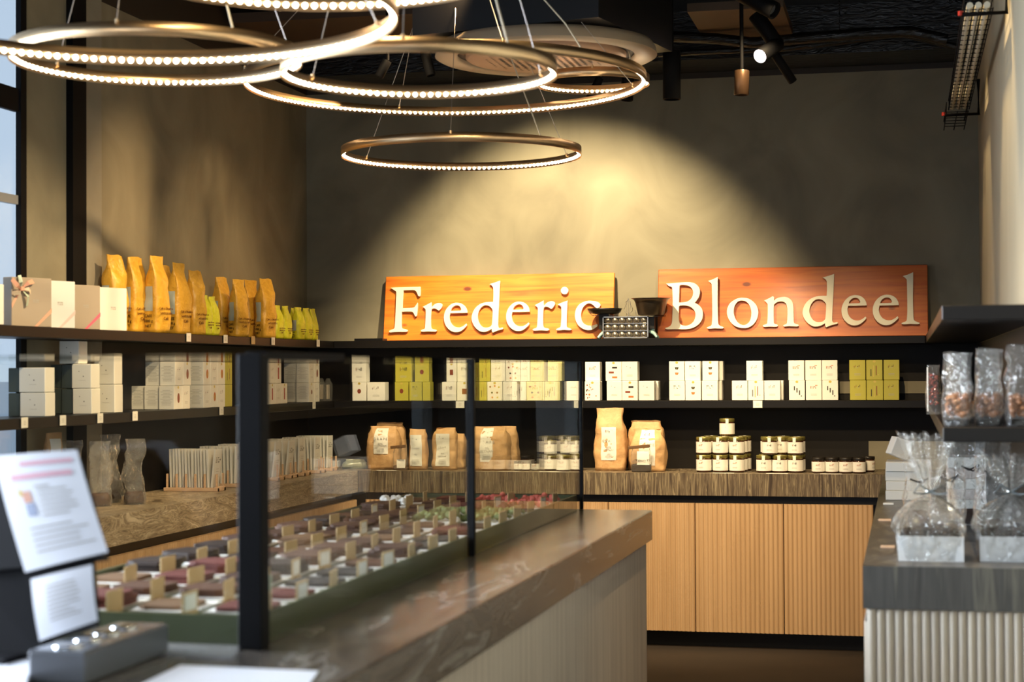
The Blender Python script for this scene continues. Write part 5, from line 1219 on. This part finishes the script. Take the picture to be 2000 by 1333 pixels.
bm = lumps(BERRY, 12, 90, .030, .022, .006, 'berries', .105)
b = Bag(.046, .034, .172, .85, .003, 140, .95); p = at(1, 6.3, 1823, 800)
o = link('berry_pack', b.mesh('berry_pack', FILMT, n=24, rows=12, smooth=False), None, (p.x, 6.3, SH2+.0008), 0, 'slim clear pack of dark red berries left of the nut bags', 'bag')
link('berries', bm, o, (0, 0, .03), kind='stuff'); MB().bbox(-.021, -.0165, -.012, .012, .01, .165, .001).build('paper_edge', WHITE, o)
# ================================================================ till, papers and metal dispenser in the left foreground
mon = thing('till_screen', 'black till monitor seen from behind with two papers taped on, left foreground', 'monitor', (-1.60, 2.93, CT+.0006))
def mp(x, y, Y): q = at(1, Y, x, y); return q-Vector((-1.60, 2.93, CT+.0006))
# monitor back: slanted slab following the papers
c1, c2, c3, c4 = mp(-90, 872, 2.97), mp(152, 866, 2.97), mp(222, 1105, 2.90), mp(-30, 1150, 2.90)
def slabq(a, b_, c_, d_, t, m, name, par):
    nrm = (b_-a).cross(d_-a).normalized()
    if nrm.y > 0: nrm = -nrm
    q = [a, b_, c_, d_]; k = [v-nrm*t for v in q]
    return MB().add(q+k, [(0, 1, 2, 3), (4, 7, 6, 5), (0, 4, 5, 1), (1, 5, 6, 2), (2, 6, 7, 3), (3, 7, 4, 0)]).build(name, m, par)
slabq(mp(-90, 905, 2.99), mp(150, 892, 2.99), mp(200, 1090, 2.93), mp(-60, 1120, 2.93), .028, MONB, 'screen_housing', mon)
slabq(mp(-120, 1060, 2.95), mp(62, 1100, 2.945), mp(84, 1280, 2.90), mp(-120, 1276, 2.90), .05, MONB, 'stand', mon)
slabq(mp(-60, 1100, 2.944), mp(176, 1088, 2.944), mp(186, 1225, 2.915), mp(60, 1262, 2.915), .02, MONB, 'lower_housing', mon)
MB().bbox(-.28, .03, -.10, .06, .0, .022, .003).build('foot', MONB, mon)
# papers
def paper(cs, label, seed, title=False, name='taped_paper'):
    a, b_, c_, d_ = cs; org = a.copy()
    n = 8; mb = MB(); vs = []
    nrm = (b_-a).cross(d_-a).normalized()
    if nrm.y > 0: nrm = -nrm
    def P(u, v, off=0):
        q = (a*(1-u)+b_*u)*(1-v)+(d_*(1-u)+c_*u)*v
        return q+nrm*(off+.006*math.sin(math.pi*u)*.8+.004*math.sin(math.pi*v))
    for j in range(n+1):
        for i in range(n+1): vs.append(P(i/n, j/n)-org)
    mb.add(vs, [(j*(n+1)+i, j*(n+1)+i+1, (j+1)*(n+1)+i+1, (j+1)*(n+1)+i) for j in range(n) for i in range(n)], 0, True)
    o = mb.build(name, PAPER, None, org, label=label, cat='paper')
    def strips(rows, m, nm):
        mb = MB()
        for u0, u1, v0, v1 in rows:
            k = 6; vs = []
            for i in range(k+1):
                u = u0+(u1-u0)*i/k; vs += [P(u, v0, .0008)-org, P(u, v1, .0008)-org]
            mb.add(vs, [(2*i, 2*i+1, 2*i+3, 2*i+2) for i in range(k)])
        mb.build(nm, m, o)
    r = random.Random(seed)
    if title:
        strips([(.30, .92, .075, .115), (.16, .88, .185, .235)], PINKT, 'heading')
        strips([(.40, .58, .30, .315)]+[(.42, .42+r.uniform(.3, .5), .34+.045*k, .352+.045*k) for k in range(6)]+[(.22, .22+r.uniform(.5, .7), .66+.05*k, .672+.05*k) for k in range(5)], INKG, 'fine_print')
        strips([(.24, .34, .34, .44)], mat('print_blush', (.70, .36, .26), .6), 'printed_spot'); strips([(.20, .24, .32, .38)], mat('print_yellow', (.70, .55, .15), .6), 'printed_spot'); strips([(.25, .36, .45, .56)], mat('print_blue', (.35, .40, .55), .6), 'printed_spot')
    else:
        strips([(.25, .25+r.uniform(.35, .55), .18+.07*k, .20+.07*k) for k in range(9)], INKG, 'fine_print')
    return o
base = Vector((-1.60, 2.93, CT+.0006))
Yp = 2.905
paper([at(1, Yp+.045, -14, 892), at(1, Yp+.045, 150, 879), at(1, Yp, 211, 1079), at(1, Yp, 49, 1119)], 'white printed notice with pink heading taped to the back of the till monitor', 3, True)
paper([at(1, Yp-.010, 60, 1132), at(1, Yp-.010, 180, 1103), at(1, Yp-.022, 191, 1213), at(1, Yp-.022, 77, 1253)], 'smaller white paper taped below the printed notice', 5)
# metal dispenser with four round lids
zt_ = .955
q0 = at(2, zt_, 316, 1219); q1 = at(2, zt_, 165, 1276)
L_ = q0.y-q1.y; Xd = q1.x
dv = thing('coin_dispenser', 'low grey metal box with four round polished lids beside the till', 'dispenser', (Xd, q1.y, CT+.0006))
MB().bbox(-.105, 0, 0, L_, 0, zt_-CT-.001, .003).build('housing', DEVG, dv)
MB().bbox(-.102, -.003, .003, L_-.003, zt_-CT-.001, zt_-CT+.001, .0008).build('top_plate', mat('brushed_plate', (.36, .38, .42), .25, .8), dv)
lid = MB().lathe([(.026, 0), (.0265, .006), (.022, .012), (.010, .016), (.0005, .017)], 24).mesh('round_lid', CHROME)
for k in range(4): link('round_lid', lid, dv, (-.053, .045+k*.078*L_/.36, zt_-CT+.001)).scale = (1, 1, .45)
# white sheet and clear folder in front
cs = [at(2, CT+.0012, 352, 1301), at(2, CT+.0012, 622, 1313), at(2, CT+.0012, 560, 1400), at(2, CT+.0012, 150, 1400)]
o_ = cs[3].copy()
MB().add([v-o_ for v in cs]+[v-o_+Vector((0, 0, .0015)) for v in cs], [(3, 2, 1, 0), (4, 5, 6, 7), (0, 1, 5, 4), (1, 2, 6, 5), (2, 3, 7, 6), (3, 0, 4, 7)]).build('paper_sheet', PAPER, None, o_, label='white sheet of paper lying on the near end of the island worktop', cat='paper')
cs = [at(2, CT+.0012, 318, 1262), at(2, CT+.0012, 470, 1268), at(2, CT+.0012, 455, 1290), at(2, CT+.0012, 300, 1282)]
o_ = cs[3].copy()
MB().add([v-o_ for v in cs]+[v-o_+Vector((0, 0, .006)) for v in cs], [(3, 2, 1, 0), (4, 5, 6, 7), (0, 1, 5, 4), (1, 2, 6, 5), (2, 3, 7, 6), (3, 0, 4, 7)]).build('clear_folder', clear('folder_film', (.9, .93, 1), .12, .1, milk=.12), None, o_, label='thin clear plastic folder between the dispenser and the thick black post', cat='folder')
cs = [at(2, CT+.0012, -40, 1296), at(2, CT+.0012, 62, 1300), at(2, CT+.0012, 40, 1400), at(2, CT+.0012, -60, 1400)]
o_ = cs[3].copy()
MB().add([v-o_ for v in cs]+[v-o_+Vector((0, 0, .012)) for v in cs], [(3, 2, 1, 0), (4, 5, 6, 7), (0, 1, 5, 4), (1, 2, 6, 5), (2, 3, 7, 6), (3, 0, 4, 7)]).build('notepad', PAPER, None, o_, label='white notepad in the bottom left picture corner before the till monitor', cat='notepad')
# ---- end
